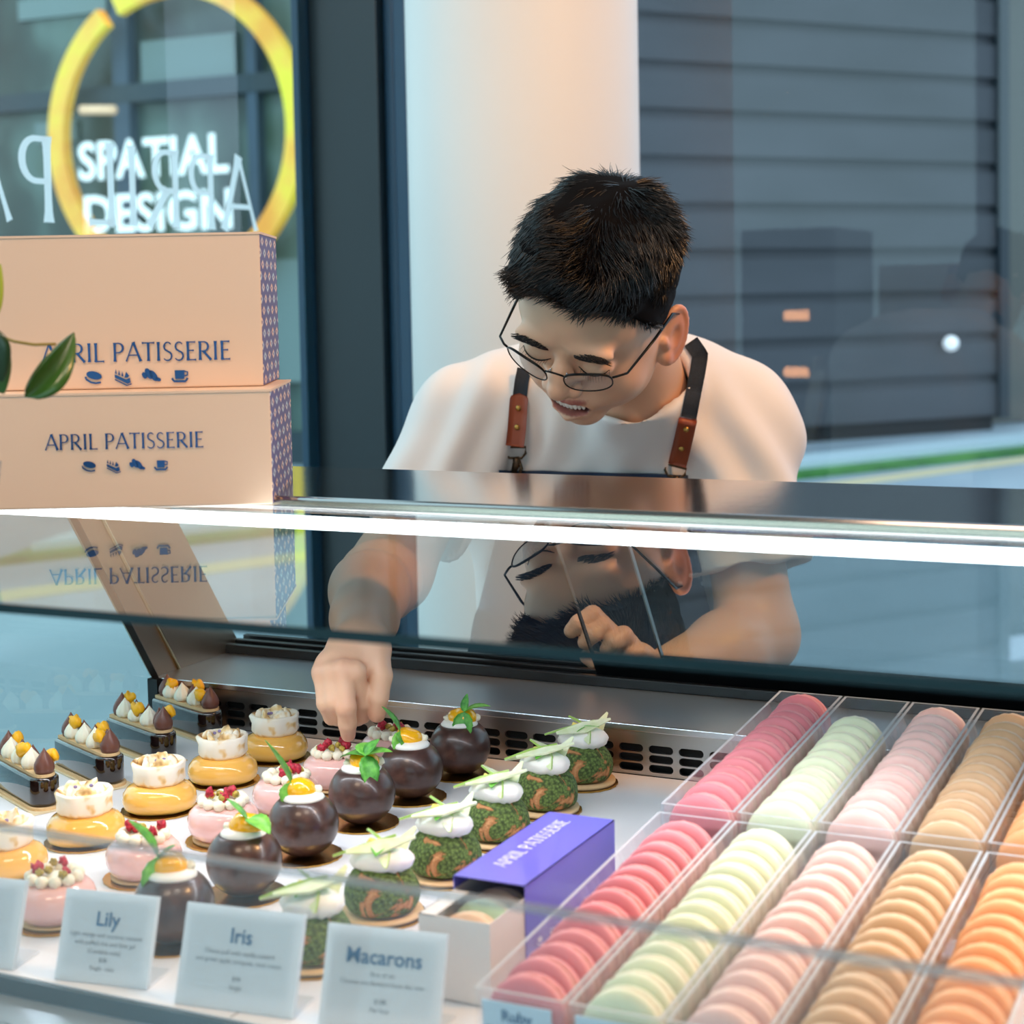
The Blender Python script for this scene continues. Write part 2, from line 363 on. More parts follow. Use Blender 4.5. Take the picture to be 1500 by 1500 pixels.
# ledge with lip, tracks
b = MB(); b.box((XL, 1.406, .9935), (XR, 1.57, .9958)); cp(b, 'ledge', mat('ledge_steel', '#b4bac0', rough=.32, metal=.85))
b = MB(); b.box((XL, 1.4035, .9900), (XR, 1.4068, .9962)); cp(b, 'ledge_lip', alu, bevel=.0008)
b = MB(); b.box((XL, 1.53, .9958), (XR, 1.538, 1.006)); b.box((XL, 1.548, .9958), (XR, 1.556, 1.008)); b.box((XL, 1.566, .9958), (XR, 1.574, 1.010)); b.box((XL, 1.53, .9957), (XR, 1.574, .998))
cp(b, 'sliding_track', black, bevel=.001)
b = MB(); b.box((XL, 1.57, .90), (XR, 1.585, .996)); cp(b, 'rear_panel', navy)
# left end: glass, black seal, steel cheek
b = MB(); b.add([(XL - .004, .69, .93), (XL - .004, 1.407, .93), (XL - .004, 1.407, .996), (XL - .004, 1.262, 1.2158), (XL - .004, .69, 1.2158),
                 (XL + .001, .69, .93), (XL + .001, 1.407, .93), (XL + .001, 1.407, .996), (XL + .001, 1.262, 1.2158), (XL + .001, .69, 1.2158)],
                [(4, 3, 2, 1, 0), (5, 6, 7, 8, 9), (0, 1, 6, 5), (1, 2, 7, 6), (2, 3, 8, 7), (3, 4, 9, 8), (4, 0, 5, 9)])
cp(b, 'end_glass', clear)
b = MB(); b.tube([(XL + .004, 1.404, .951), (XL + .004, 1.404, .996), (XL + .004, 1.262, 1.214)], .0045, 4, smooth=False); b.box((XL + .0, 1.396, .951), (XL + .012, 1.4065, .996)); cp(b, 'corner_seal', black)
b = MB(); v = [(1.407, .996), (1.56, .996), (1.40, 1.225), (1.255, 1.225)]
for i, q in enumerate((0, 1)):
    pass
b.add([(XL + .002, y, z) for y, z in v] + [(XL - .005, y, z) for y, z in v], [(0, 1, 2, 3), (7, 6, 5, 4), (0, 4, 5, 1), (1, 5, 6, 2), (2, 6, 7, 3), (3, 7, 4, 0)]); cp(b, 'steel_cheek', steel_side)
b = MB(); b.tube([(XL + .003, 1.445, .997), (XL + .003, 1.295, 1.222)], .0022, 6); cp(b, 'cheek_bead', mat('brass_bead', '#cdbd93', rough=.25, metal=1))
# rear top rail
b = MB(); b.prism([(1.12, G + .001), (1.122, G + .0052), (1.335, G + .0042), (1.36, G - .012), (1.36, G - .03), (1.335, G - .03), (1.15, G - .012), (1.15, G + .001)], XL - .03, XR, T=Matrix(((0, 0, 1, 0), (1, 0, 0, 0), (0, 1, 0, 0), (0, 0, 0, 1))))
cp(b, 'rear_rail', steel_rail, bevel=.001)
b = MB(); b.box((XL, 1.112, G), (XR, 1.119, G + .003)); cp(b, 'rail_trim', mat('champagne_trim', '#c9c2b0', rough=.25, metal=1))
b = MB(); b.tube([(XL + .01, 1.098, G - .0112), (XR, 1.098, G - .0112)], .0052, 12, smooth=True); cp(b, 'led_strip', led_m)
# sliding doors leaning forward
def door(name, xa, xb, dy, fm):
    p0 = np.array([0, 1.553 + dy, 1.002]); p1 = np.array([0, 1.418 + dy, 1.203]); n = np.array([0, .22, .148]); n /= np.linalg.norm(n); t = n * .0025
    b = MB()
    def slab(b, xa, xb, s0, s1, th):
        q0 = p0 + (p1 - p0) * s0; q1 = p0 + (p1 - p0) * s1; t = n * th
        b.add([(xa, *(q0 - t)[1:]), (xb, *(q0 - t)[1:]), (xb, *(q1 - t)[1:]), (xa, *(q1 - t)[1:]), (xa, *(q0 + t)[1:]), (xb, *(q0 + t)[1:]), (xb, *(q1 + t)[1:]), (xa, *(q1 + t)[1:])],
              [(0, 1, 2, 3), (7, 6, 5, 4), (0, 4, 5, 1), (1, 5, 6, 2), (2, 6, 7, 3), (3, 7, 4, 0)])
    slab(b, xa, xb, 0, 1, .002); ob = cp(b, 'sliding_door', [clear])
    b = MB(); slab(b, xa, xb, 0, .10, .004); slab(b, xa, xb, .95, 1.0, .004)
    o2 = b.build('door_frame', black, ob, T=_ci)
    b = MB(); slab(b, xa - .0008, xa + .0008, 0, 1, .0025); b.build('door_edge', steel if fm else black, ob, T=_ci)
    return ob
door('right', -.665, -.05, 0.0, 0); door('left', -.60, XR, .02, 1)
b = MB(); b.box((XR, .69, .93), (XR + .02, 1.58, 1.22)); cp(b, 'end_panel', steel)

# ------------------------------------------------------------------ macaron trays
MR = .0242
def macaron_parts(name, shellm, fillm, foot, label, seed):
    r = random.Random(seed); t = thing(name, label, 'macaron')
    Q = Matrix.Rotation(-math.pi / 2, 4, 'X')   # axis z -> y
    def shell(sgn):
        prof = [(.0001, 0), (MR * .90, 0), (MR * .985, .0006), (MR, .0018), (MR * .985, .0030), (MR * .965, .0034), (MR * .985, .0042), (MR * .975, .0050), (MR * .91, .0062), (MR * .76, .0071), (MR * .5, .0077), (MR * .25, .0079), (.0001, .0080)]
        b = MB(); ph = [r.random() * 6 for _ in range(4)]
        wob = lambda a, z: 1 + (.010 * math.sin(17 * a + ph[0]) + .008 * math.sin(29 * a + ph[1]) if z < .0032 else .003 * math.sin(3 * a + ph[2]))
        b.lathe(prof, 48, 0, wob=wob); b.m = [1 if max(b.v[i][2] for i in f) < .0036 else 0 for f in b.f]
        return b
    for sgn in (1, -1):
        b = shell(sgn); T = Q @ TR((0, 0, .0012)) if sgn > 0 else Q @ TR((0, 0, -.0012)) @ Matrix.Rotation(math.pi, 4, 'X')
        b.build('shell', [shellm, foot], t, T=T)
    b = MB(); b.lathe([(.0001, -.0013), (MR * .88, -.0013), (MR * .94, -.0006), (MR * .94, .0006), (MR * .88, .0013), (.0001, .0013)], 40); b.build('filling', fillm, t, T=Q)
    return t
def mshell(n, c, **k): return mat(n, c, rough=.55, sss=.12, bump=.12, bscale=900, var=.06, vscale=60, **k)
FL = [('raspberry pink', mshell('shell_raspberry', '#dc7f88'), mat('fill_raspberry', '#b98a62', rough=.6), mshell('foot_raspberry', '#ec9a9b'), 'leftmost'),
      ('pale green', mshell('shell_pistachio', '#dde2c2'), mat('fill_pistachio', '#e6ddb0', rough=.6), mshell('foot_pistachio', '#eee9cf'), 'second'),
      ('pale pink', mshell('shell_rose', '#e9c0b8'), mat('fill_rose', '#e8c9c4', rough=.6), mshell('foot_rose', '#f2d3c8'), 'third'),
      ('tan', mshell('shell_tan', '#d0a880'), mat('fill_tan', '#5a3a26', rough=.5), mshell('foot_tan', '#e2c3a2'), 'fourth'),
      ('orange', mshell('shell_orange', '#eda36c'), mat('fill_orange', '#efb27e', rough=.6), mshell('foot_orange', '#f2b888'), 'rightmost')]
SL = R_(3.8)
def tray(xl, y0, y1, zb, label, group, riser):
    w = .0545; L = (y1 - y0) / math.cos(SL); h = .046; th = .0022
    t = thing('acrylic_tray', label, 'tray', (xl + w / 2, y0, zb), 0, group); t.rotation_euler = (SL, 0, 0)
    b = MB(); b.box((-w / 2, 0, 0), (w / 2, L, th)); b.build('tray_floor', acry, t)
    for nm, lo, hi in (('side_wall', (-w / 2, 0, th), (-w / 2 + th, L, h)), ('side_wall', (w / 2 - th, 0, th), (w / 2, L, h)), ('end_wall', (-w / 2 + th, 0, th), (w / 2 - th, th, h)), ('end_wall', (-w / 2 + th, L - th, th), (w / 2 - th, L, h))):
        b = MB(); b.box(lo, hi); b.m = [0, 1, 0, 0, 0, 0]; b.build(nm, [acry, acry_edge], t)
    return t, w, L
cards_m = mat('card_paper', '#cfe6f6', rough=.6)
ink = mat('blue_ink', '#3d6f97', rough=.6); ink2 = mat('grey_ink', '#76848f', rough=.7); 
place_words = ['leftmost', 'second', 'third', 'fourth', 'rightmost']
for k, (cn, sm, fm, ft, wd) in enumerate(FL):
    xl = -.432 + .0565 * k
    proto = None
    def zb(y): return .9512 + (y - .827) * math.tan(SL)
    for half, (y0, y1, up, nm) in enumerate(((.829, 1.113, 0, 'front'), (1.118, 1.402, .004, 'rear'))):
        tr_, w, L = tray(xl, y0, y1, zb(y0) + up, 'clear acrylic tray of %s macarons, %s column from left, %s half' % (cn, wd if k in (0, 4) else ORD[k], nm) if k else 'clear acrylic tray of raspberry pink macarons, leftmost column, %s half' % nm, 'acrylic macaron trays', 1)
        # feet that carry the sloping tray
        b = MB()
        for yy in ([.12, L - .02] if half == 0 else [.02, L - .02]):
            b.box((-.02, yy, -((yy * math.sin(SL)) + (zb(y0) + up - .9505)) / math.cos(SL) + .0006), (.02, yy + .004, 0))
        b.build('tray_foot', acry, tr_)
        if half == 0:
            b = MB(); b.box((-.0225, -.0012, .012), (.0195, -.0002, .0405)); b.build('flavour_label', cards_m, tr_)
            words = [('Ruby', 'Raspberry'), ('Green', 'Pistachio'), ('Rose', 'Lychee'), ('Dark', 'Caramel'), ('Gold', 'Apricot')][k]
            for j, wj in enumerate(words): text_mesh(wj, .0092, TR((-.0015, -.0014, .0300 - .0105 * j), (math.pi / 2, 0, 0)), .0003).build('label_text', ink, tr_)
        n = 13; step = (L - .022) / n
        if (k, half) == (1, 1): n = 11
        for i in range(n):
            gap = 0
            if (k, half) == (1, 1): yloc = .0125 + .0198 * i
            else: yloc = .0125 + step * i + random.uniform(-.0003, .0003)
            j = n - 1 - i
            lab = '%s macaron, %s from the back in the %s acrylic tray, %s half' % (cn, ORD[j], wd if k in (0, 4) else ORD[k] + ' left', nm)
            if proto is None: mc = proto = macaron_parts('macaron', sm, fm, ft, lab, k); remember(mc)
            else: mc = dup(proto)
            mc['label'] = lab; mc['category'] = 'macaron'; mc['group'] = '%s macarons in a row' % cn
            lean = R_(random.uniform(11, 16)); rz = R_(random.uniform(-6, 6)); P = MR + .0025
            zoff = P + random.uniform(0, .0018)
            T = Matrix.Translation((xl + w / 2 + random.uniform(-.0009, .0009), y0, zb(y0) + up)) @ Matrix.Rotation(SL, 4, 'X') @ Matrix.Translation((0, yloc, zoff))
            T = T @ Euler((-lean, random.uniform(0, 6.28), rz), 'YXZ').to_matrix().to_4x4() if False else T @ Matrix.Rotation(rz, 4, 'Z') @ Matrix.Rotation(-lean, 4, 'X') @ Matrix.Rotation(random.uniform(0, 6.28), 4, 'Y')
            mc.matrix_world = T; mc.location = T.to_translation(); mc.rotation_euler = T.to_euler()
# ------------------------------------------------------------------ pastries
gold = mat('gold_board', '#c99a4e', rough=.25, metal=1, bump=.1, bscale=300)
cream = mat('cream', '#f6efd9', rough=.5, sss=.15)
white_cream = mat('white_cream', '#fbf7f0', rough=.5, sss=.15)
choc = ramp_mat('dark_chocolate', 60, [(.3, '#2e1c1a'), (.55, '#4a312c'), (.75, '#6b4c42')], rough=.32, coat=.25)
glaze = mat('black_glaze', '#1b0e0c', rough=.06, coat=1)
pinkg = mat('pink_glaze', '#f3c3bd', rough=.16, coat=.6, sss=.1)
yelg = mat('yellow_glaze', '#f7bd5c', rough=.14, coat=.6, sss=.1)
mango = mat('mango', '#fdb813', rough=.18, sss=.05, coat=.5)
mangod = mat('mango_flower', '#fbb80d', rough=.4, sss=.05)
sponge = mat('sponge_strip', '#e0bd8c', rough=.7, bump=.3, bscale=700)
milkc = mat('milk_chocolate_cream', '#6b3f33', rough=.35)
berry = ramp_mat('raspberry_bits', 500, [(.35, '#8f1027'), (.65, '#d8304a')], rough=.5, bump=.4)
pist = ramp_mat('pistachio_bits', 350, [(.35, '#8a7a2e'), (.65, '#d3b650')], rough=.6, bump=.4)
mint = ramp_mat('mint_leaf', 160, [(.3, '#2d7a2a'), (.7, '#6cbb4a')], rough=.45, bump=.5, bdist=.0006)
mint2 = ramp_mat('bright_mint', 160, [(.3, '#4ea62e'), (.7, '#8fd35a')], rough=.45, bump=.5, bdist=.0006)
apple = ramp_mat('apple_slice', 90, [(.35, '#dfeab6'), (.6, '#eef3d2')], rough=.3, sss=.2)
applesk = mat('apple_skin', '#9fc35a', rough=.3)
mer = ramp_mat('toasted_meringue', 75, [(.30, '#fbf3e6'), (.50, '#fbf0dc'), (.60, '#ecc98c'), (.74, '#a06a35')], rough=.55, detail=2)
def crackle():
    m = mat('green_crackle', '#4d6b2a', rough=.8); n = m.node_tree.nodes; l = m.node_tree.links; b = n['Principled BSDF']
    tc = n.new('ShaderNodeTexCoord'); v = n.new('ShaderNodeTexVoronoi'); v.inputs['Scale'].default_value = 430; l.new(tc.outputs['Object'], v.inputs['Vector'])
    r = n.new('ShaderNodeValToRGB'); l.new(v.outputs['Distance'], r.inputs[0]); e = r.color_ramp.elements; e[0].position = .15; e[0].color = (*lin('#6f8742'), 1); e[1].position = .75; e[1].color = (*lin('#3b4c22'), 1)
    t = n.new('ShaderNodeTexNoise'); t.inputs['Scale'].default_value = 42; t.inputs['Detail'].default_value = 5; t.inputs['Roughness'].default_value = .55; t.inputs['Distortion'].default_value = 1.2; l.new(tc.outputs['Object'], t.inputs['Vector'])
    r2 = n.new('ShaderNodeValToRGB'); l.new(t.outputs['Fac'], r2.inputs[0]); e = r2.color_ramp.elements; e[0].position = .555; e[0].color = (0, 0, 0, 1); e[1].position = .590; e[1].color = (1, 1, 1, 1)
    r3 = n.new('ShaderNodeValToRGB'); l.new(t.outputs['Fac'], r3.inputs[0]); e = r3.color_ramp.elements; e[0].position = .56; e[0].color = (*lin('#a8693a'), 1); e[1].position = .68; e[1].color = (*lin('#d09a68'), 1)
    mx = n.new('ShaderNodeMix'); mx.data_type = 'RGBA'; l.new(r2.outputs[0], mx.inputs[0]); l.new(r.outputs[0], mx.inputs[6]); l.new(r3.outputs[0], mx.inputs[7]); l.new(mx.outputs[2], b.inputs['Base Color'])
    s = n.new('ShaderNodeMath'); s.operation = 'MULTIPLY_ADD'; l.new(r2.outputs[0], s.inputs[0]); s.inputs[1].default_value = -.8; l.new(v.outputs['Distance'], s.inputs[2])
    bp = n.new('ShaderNodeBump'); bp.inputs['Strength'].default_value = .8; bp.inputs['Distance'].default_value = .0012; bp.invert = False; l.new(s.outputs[0], bp.inputs['Height']); l.new(bp.outputs[0], b.inputs['Normal'])
    return m
crack = crackle()
def leaf(L, W, bend=.3, fold=.35, n=12, serr=.08, wave=0):
    """a leaf along +x from the origin, midrib in the xz plane"""
    b = MB(); v = []; th = .00035
    for i in range(n + 1):
        u = i / n; a = bend * u; x = L * math.sin(a) / bend if abs(bend) > 1e-3 else L * u; z = L * (1 - math.cos(a)) / bend * -1 if abs(bend) > 1e-3 else 0
        w = W / 2 * (math.sin(math.pi * min(1, u ** .75 * 1.0)) ** .8 if 0 < u < 1 else .02) * (1 + serr * (i % 2)) + .0002
        for s_ in (-1, -.5, 0, .5, 1):
            v.append((x, s_ * w * math.cos(fold), z + abs(s_) * w * math.sin(fold) + wave * math.sin(u * 9 + s_ * 2) * w))
    f = [(5 * i + k, 5 * i + k + 1, 5 * i + k + 6, 5 * i + k + 5) for i in range(n) for k in range(4)]
    nv = len(v); v2 = [(x, y, z - th) for x, y, z in v]; f2 = [tuple(j + nv for j in q[::-1]) for q in f]
    rim = [5 * i for i in range(n + 1)] + [5 * i + 4 for i in range(n, -1, -1)]
    f3 = [(rim[i], rim[(i + 1) % len(rim)], rim[(i + 1) % len(rim)] + nv, rim[i] + nv) for i in range(len(rim))]
    b.add(v + v2, f + f2 + f3, 0, True); return b
def board(t, r, name='gold_board', gm=None):
    b = MB(); b.lathe([(.0001, 0), (r, 0), (r, .0012), (.0001, .0012)], 48, smooth=False, wob=lambda a, z: 1 + .012 * math.cos(a * 28)); b.build(name, gm or gold, t)
def blob(r, sd, amp=.2):
    rr = random.Random(sd); p = [(rr.uniform(2, 5), rr.uniform(0, 6)) for _ in range(4)]
    return lambda d: 1 + amp * sum(math.sin(k * (d[0] * (1 + i * .3) + d[1] * (1 - .2 * i) + d[2] * .7) + ph) for i, (k, ph) in enumerate(p)) / 2.2
def sprig(t, base, leaves, m=None):
    """leaves: (L, W, heading deg, lift deg, bend)"""
    for i, (L, W, hd, lf, bd) in enumerate(leaves):
        L *= 1.25; W *= 1.4; b = leaf(L, W, bd, .3); b.build('mint_leaf', (m or mint) if i % 2 == 0 else mint2, t, T=TR(base) @ Matrix.Rotation(R_(hd), 4, 'Z') @ Matrix.Rotation(R_(-lf), 4, 'Y'))
# columns stand on straight lines; x, y measured on the deck
def choux(x, y, sd, lab):
    r = random.Random(sd); t = thing('choux_bun', lab, 'choux bun', (x, y, D + .0003), 0, 'green choux buns with apple')
    board(t, .031); b = MB(); b.lathe([(.0001, .0012), (.0285, .0012), (.029, .003), (.0285, .0045), (.0001, .0045)], 40); b.build('biscuit_base', sponge, t)
    b = MB(); prof = [(.0001, .0040), (.0235, .0045), (.0272, .010), (.0278, .017), (.0262, .025), (.0215, .032), (.0150, .0365), (.007, .039), (.0001, .0395)]
    ph = [r.random() * 6 for _ in range(3)]; b.lathe(prof, 56, wob=lambda a, z: 1 + .025 * math.sin(2 * a + ph[0]) + .02 * math.sin(5 * a + ph[1] + z * 200)); ob = b.build('bun', crack, t, T=Matrix.Rotation(r.random() * 6, 4, 'Z'), subsurf=1)
    b = MB(); hd = R_(-10 + r.uniform(-10, 10)); b.ball((0, 0, 0), (.0238, .0165, .0105), 32, 16, fn=lambda d: 1 + .05 * math.sin(9 * d[1] * 2.2 + 4 * d[2])); b.build('cream', white_cream, t, T=TR((.001, -.001, .0405), (r.uniform(-.1, .1), -.08, hd)))
    b = MB()
    for i in range(3): q = r.uniform(-.6, .6); b.box((-.003, -.003, -.003), (.003, .003, .003), T=TR((-.006 + .006 * i, -.004 + .004 * r.random(), .0505), (q, q, q * 3)))
    b.build('lemon_dice', mat('lemon_dice', '#f0dd6e', rough=.3) if 'lemon_dice' not in bpy.data.materials else bpy.data.materials['lemon_dice'], t, bevel=.0008)
    for (L, px_, py_, pz, h, lift) in ((.040, -.008, -.008, .050, 208 + r.uniform(-8, 8), -16), (.043, .006, -.010, .0535, 28 + r.uniform(-8, 8), 12), (.030, .012, .004, .050, 62 + r.uniform(-15, 15), 38), (.026, -.006, .006, .052, 150, 8), (.024, .010, -.010, .047, 300, -25)):
        b = MB(); b.v = []; L *= 1.15; w = .0068; th = .0018
        b.add([(-L / 2, -w * .2, 0), (0, -w, 0), (L / 2, -w * .15, 0), (L / 2, w * .15, 0), (0, w * .55, 0), (-L / 2, w * .2, 0), (-L / 2, -w * .2, th), (0, -w, th * 1.3), (L / 2, -w * .15, th), (L / 2, w * .15, th), (0, w * .55, th * 1.3), (-L / 2, w * .2, th)],
              [(0, 5, 4, 3, 2, 1), (6, 7, 8, 9, 10, 11), (0, 1, 7, 6), (1, 2, 8, 7), (2, 3, 9, 8), (3, 4, 10, 9), (4, 5, 11, 10), (5, 0, 6, 11)]); b.m = [0, 0, 0, 0, 0, 1, 1, 0]
        b.build('apple_stick', [apple, applesk], t, T=TR((px_, py_, pz)) @ Matrix.Rotation(R_(h), 4, 'Z') @ Matrix.Rotation(R_(-lift), 4, 'Y') @ Matrix.Rotation(r.uniform(.2, .9), 4, 'X'), bevel=.0004)
    sprig(t, (.004, -.006, .0525), [(.011, .008, 265 + r.uniform(-20, 20), 5, .8), (.012, .008, r.uniform(0, 60), 15, .4)], mint2)
    return t
def sphere(x, y, sd, lab, leaves, flip=0):
    r = random.Random(sd); t = thing('chocolate_sphere_cake', lab, 'cake', (x, y, D + .0003), 0, 'dark chocolate sphere cakes')
    board(t, .030); R = .0275; prof = [(.0001, .0013)]
    for i in range(15):
        a = -62 + i * (62 + 50) / 14; prof.append((R * math.cos(R_(a)), .0255 + R * .93 * math.sin(R_(a))))
    zt = prof[-1][1]; rt = prof[-1][0]; prof += [(rt - .0012, zt + .0003), (rt - .003, zt - .002), (.0001, zt - .002)]
    b = MB(); b.lathe(prof, 48); b.build('chocolate_shell', choc, t, T=Matrix.Rotation(r.random() * 6, 4, 'Z'))
    b = MB(); b.lathe([(.0001, zt - .0015), (rt - .0022, zt - .0015), (rt - .001, zt + .0012), (rt - .003, zt + .0036), (rt - .008, zt + .005), (.0001, zt + .0055)], 40, wob=lambda a, z: 1 + .02 * math.sin(3 * a + sd) + .01 * math.sin(7 * a)); b.build('white_cream', white_cream, t)
    fx = -.003 if flip else .002
    b = MB(); b.ball((fx, .001, zt + .0060), (.0130, .0115, .0095), 24, 14, fn=blob(1, sd, .05)); b.build('mango_dome', mango, t)
    b = MB(); b.ball((fx - .0125, -.003, zt + .005), (.0042, .004, .003), 12, 8, fn=blob(1, sd + 2, .2)); b.ball((fx + .0115, .007, zt + .006), (.004, .004, .0035), 12, 8, fn=blob(1, sd + 3, .2)); b.build('puffed_grain', cream, t)
    sprig(t, (fx + (-.004 if flip else .006), -.006, zt + .0135), leaves); return t
def pink(x, y, sd, lab):
    r = random.Random(sd); t = thing('pink_mousse_cake', lab, 'cake', (x, y, D + .0003), 0, 'pink mousse cakes with cream dots')
    board(t, .0305); b = MB(); b.lathe([(.0001, .0012), (.0245, .0012), (.025, .0035), (.0001, .0036)], 40); b.build('biscuit_base', sponge, t)
    b = MB(); b.lathe([(.0001, .0035), (.0215, .0035), (.0258, .0070), (.0282, .0130), (.0285, .0185), (.0268, .0240), (.0230, .0278), (.0180, .0292), (.0001, .0296)], 48, wob=lambda a, z: 1 + .01 * math.sin(2 * a + sd)); b.build('pink_dome', pinkg, t)
    for i in range(11):
        a = 2 * math.pi * i / 11 + sd; b = MB(); rr = .0163 + r.uniform(-.0005, .0005); b.ball((rr * math.cos(a), rr * math.sin(a), .0325), (.0046, .0046, .0044), 14, 9, fn=lambda d: 1 + .05 * math.sin(6 * math.atan2(d[1], d[0]))); b.build('cream_dot', cream, t)
    b = MB(); b.lathe([(.0001, .0290), (.0135, .0290), (.0130, .0325), (.0001, .0335)], 24); b.build('cream_disc', cream, t)
    for i in range(4):
        a = 2 * math.pi * i / 4 + r.random() * 2; q = r.uniform(.006, .016); b = MB(); b.ball((q * math.cos(a), q * math.sin(a), .0375 + r.uniform(-.001, .002)), (.0038, .0032, .0042), 12, 8, fn=blob(1, sd * 9 + i, .28)); b.build('raspberry_piece', berry, t)
    for i in range(4):
        a = 2 * math.pi * (i + .5) / 4 + r.random() * 2; q = r.uniform(.004, .016); b = MB(); b.ball((q * math.cos(a), q * math.sin(a), .0370), (.0034, .0026, .0028), 8, 6, fn=blob(1, sd * 7 + i, .25)); b.build('pistachio_piece', pist, t)
    return t
def yellow(x, y, sd, lab):
    r = random.Random(sd); t = thing('yellow_mousse_cake', lab, 'cake', (x, y, D + .0003), R_(-20 + sd * 9), 'yellow mousse cakes with meringue')
    board(t, .0325)
    b = MB(); b.lathe([(.0001, .0012), (.0255, .0014), (.0298, .0050), (.0312, .0105), (.0302, .0165), (.0265, .0215), (.0200, .0240), (.0001, .0245)], 64, wob=lambda a, z: 1 + .045 * math.cos(3 * a) + .012 * math.cos(2 * a + 1)); b.build('yellow_glaze', yelg, t)
    b = MB(); wob = lambda a, z: 1 + .055 * abs(math.sin(3.5 * a + sd)) + (.04 * math.sin(5 * a + sd) if z > .034 else 0)
    b.lathe([(.0001, .023), (.0185, .0235), (.0212, .027), (.0208, .034), (.0222, .0405), (.0205, .0425), (.0170, .0400), (.0120, .0380), (.0001, .037)], 56, wob=wob); b.build('meringue', mer, t)
    for i in range(5):
        a = 2 * math.pi * i / 5 + sd; b = MB(); b.ball((0, 0, 0), (.0085, .0030, .0070), 14, 8, fn=blob(1, sd + i, .2)); b.build('meringue_shard', mer, t, T=TR((.0125 * math.cos(a), .0125 * math.sin(a), .0400), (r.uniform(-.5, .5), r.uniform(-.3, .3), a + 1.2)))
    b = MB()
    for i in range(2): a = r.random() * 6; b.ball((.007 * math.cos(a), .007 * math.sin(a), .0452 + r.uniform(-.002, 0)), (.0018, .0016, .0014), 6, 5)
    b.build('crumb', mat('crumbs', '#8d7fae', rough=.6) if 'crumbs' not in bpy.data.materials else bpy.data.materials['crumbs'], t); return t
def kiss(b, x, y, z, r, h, ridged, T=None, lean=0, mi=0):
    pr = [(.0001, 0), (r * .85, 0), (r, h * .18), (r * .96, h * .36), (r * .74, h * .56), (r * .42, h * .75), (r * .16, h * .9), (.0003, h)]
    b.lathe(pr, 32 if ridged else 20, mi, T=TR((x, y, z), (0, lean, 0)), wob=(lambda a, zz: 1 + .09 * math.cos(9 * a)) if ridged else None)
def bar(x, y, ang, sd, lab):
    r = random.Random(sd); t = thing('glazed_chocolate_bar_cake', lab, 'cake', (x, y, D + .0003), ang, 'glazed chocolate bar cakes')
    L = .100; W = .0260; b = MB(); b.box((-.054, -.0165, 0), (.054, .0165, .0012)); b.build('cake_card', mat('cake_card', '#d9c9a6', rough=.5) if 'cake_card' not in bpy.data.materials else bpy.data.materials['cake_card'], t)
    def stad(L, W, n=10): return [(L / 2 - W / 2 + W / 2 * math.cos(R_(-90 + 180 * i / n)), W / 2 * math.sin(R_(-90 + 180 * i / n))) for i in range(n + 1)] + [(-L / 2, W / 2), (-L / 2, -W / 2)]
    b = MB(); b.prism(stad(L + .004, W + .003), .0012, .0036); b.build('biscuit_base', sponge, t)
    b = MB(); b.prism(stad(L, W), .0036, .0285); ob = b.build('glazed_body', glaze, t, bevel=.003, seg=3); ob.data.polygons.foreach_set('use_smooth', [True] * len(ob.data.polygons))
    b = MB(); b.prism(stad(L - .004, W * .72), .0285, .0312); b.build('sponge_strip', sponge, t)
    xs = np.linspace(-.040, .040, 8); 
    for i, xx in enumerate(xs):
        brown = i in (0, 7) or (i % 2 == 1 and i not in (0, 7) and i > 1); b = MB()
        if i in (0, 7): kiss(b, xx, 0, .0312, .0088, .0215, False, lean=.05)
        elif i % 2: kiss(b, xx, -.002, .0312, .0086, .0180, True, lean=r.uniform(-.15, .15))
        else: kiss(b, xx, .0035, .0312, .0070, .0175, False, lean=r.uniform(-.15, .15))
        b.build('chocolate_dollop' if (i in (0, 7) or i % 2 == 0) else 'cream_dollop', milkc if (i in (0, 7) or i % 2 == 0) else cream, t)
    for i in range(3):
        xx = [-.030, .002, .030][i] + r.uniform(-.006, .006); yy = [.004, -.007, .007][i] * (1 if sd % 2 else -1) + .002; b = MB(); b.ball((xx, yy, .0455 + r.uniform(-.003, .002)), (.0078, .0050, .0062), 14, 10, fn=blob(1, sd * 5 + i, .22)); b.build('mango_flower', mangod, t)
    return t
YX = ['farthest', 'second farthest', 'third from the back', 'fourth from the back', 'fifth from the back', 'nearest']
for i, (x, y) in enumerate([(-.601, 1.363), (-.598, 1.277), (-.600, 1.190), (-.598, 1.100), (-.601, 1.013), (-.600, .922)]):
    choux(x, y, i + 11, 'green choux bun with cream and apple sticks, %s in its row' % YX[i])
LV = [[(.024, .013, 285, -62, .4), (.020, .011, 15, 28, .5), (.013, .006, 80, 75, .1)],
      [(.021, .010, 200, 62, .25), (.020, .010, 300, -60, .3), (.014, .009, 330, -40, .5)],
      [(.020, .012, 180, 8, .6), (.018, .012, 120, 25, .4), (.024, .012, 320, -48, .6), (.018, .012, 20, 20, .4), (.014, .010, 60, 50, .3)],
      [(.032, .013, 230, 66, .15), (.018, .012, 300, -68, .2)],
      [(.018, .004, 175, 42, .3), (.017, .015, 0, -10, .5)],
      [(.026, .015, 215, 62, .25), (.030, .015, 300, -66, .4), (.012, .007, 20, 40, .2)]]
extra = ['with three mint leaves by the vent panel', 'with a hanging mint leaf', 'topped by a tuft of mint', 'with one tall upright mint leaf', 'with a round mint leaf at its right', 'with two large mint leaves behind a card']
for i, (x, y) in enumerate([(-.715, 1.349), (-.720, 1.268), (-.722, 1.189), (-.722, 1.101), (-.714, 1.010), (-.706, .916)]):
    sphere(x, y, i + 3, 'dark chocolate sphere cake %s, %s' % (extra[i], YX[i]), LV[i], flip=i in (3, 1, 5))
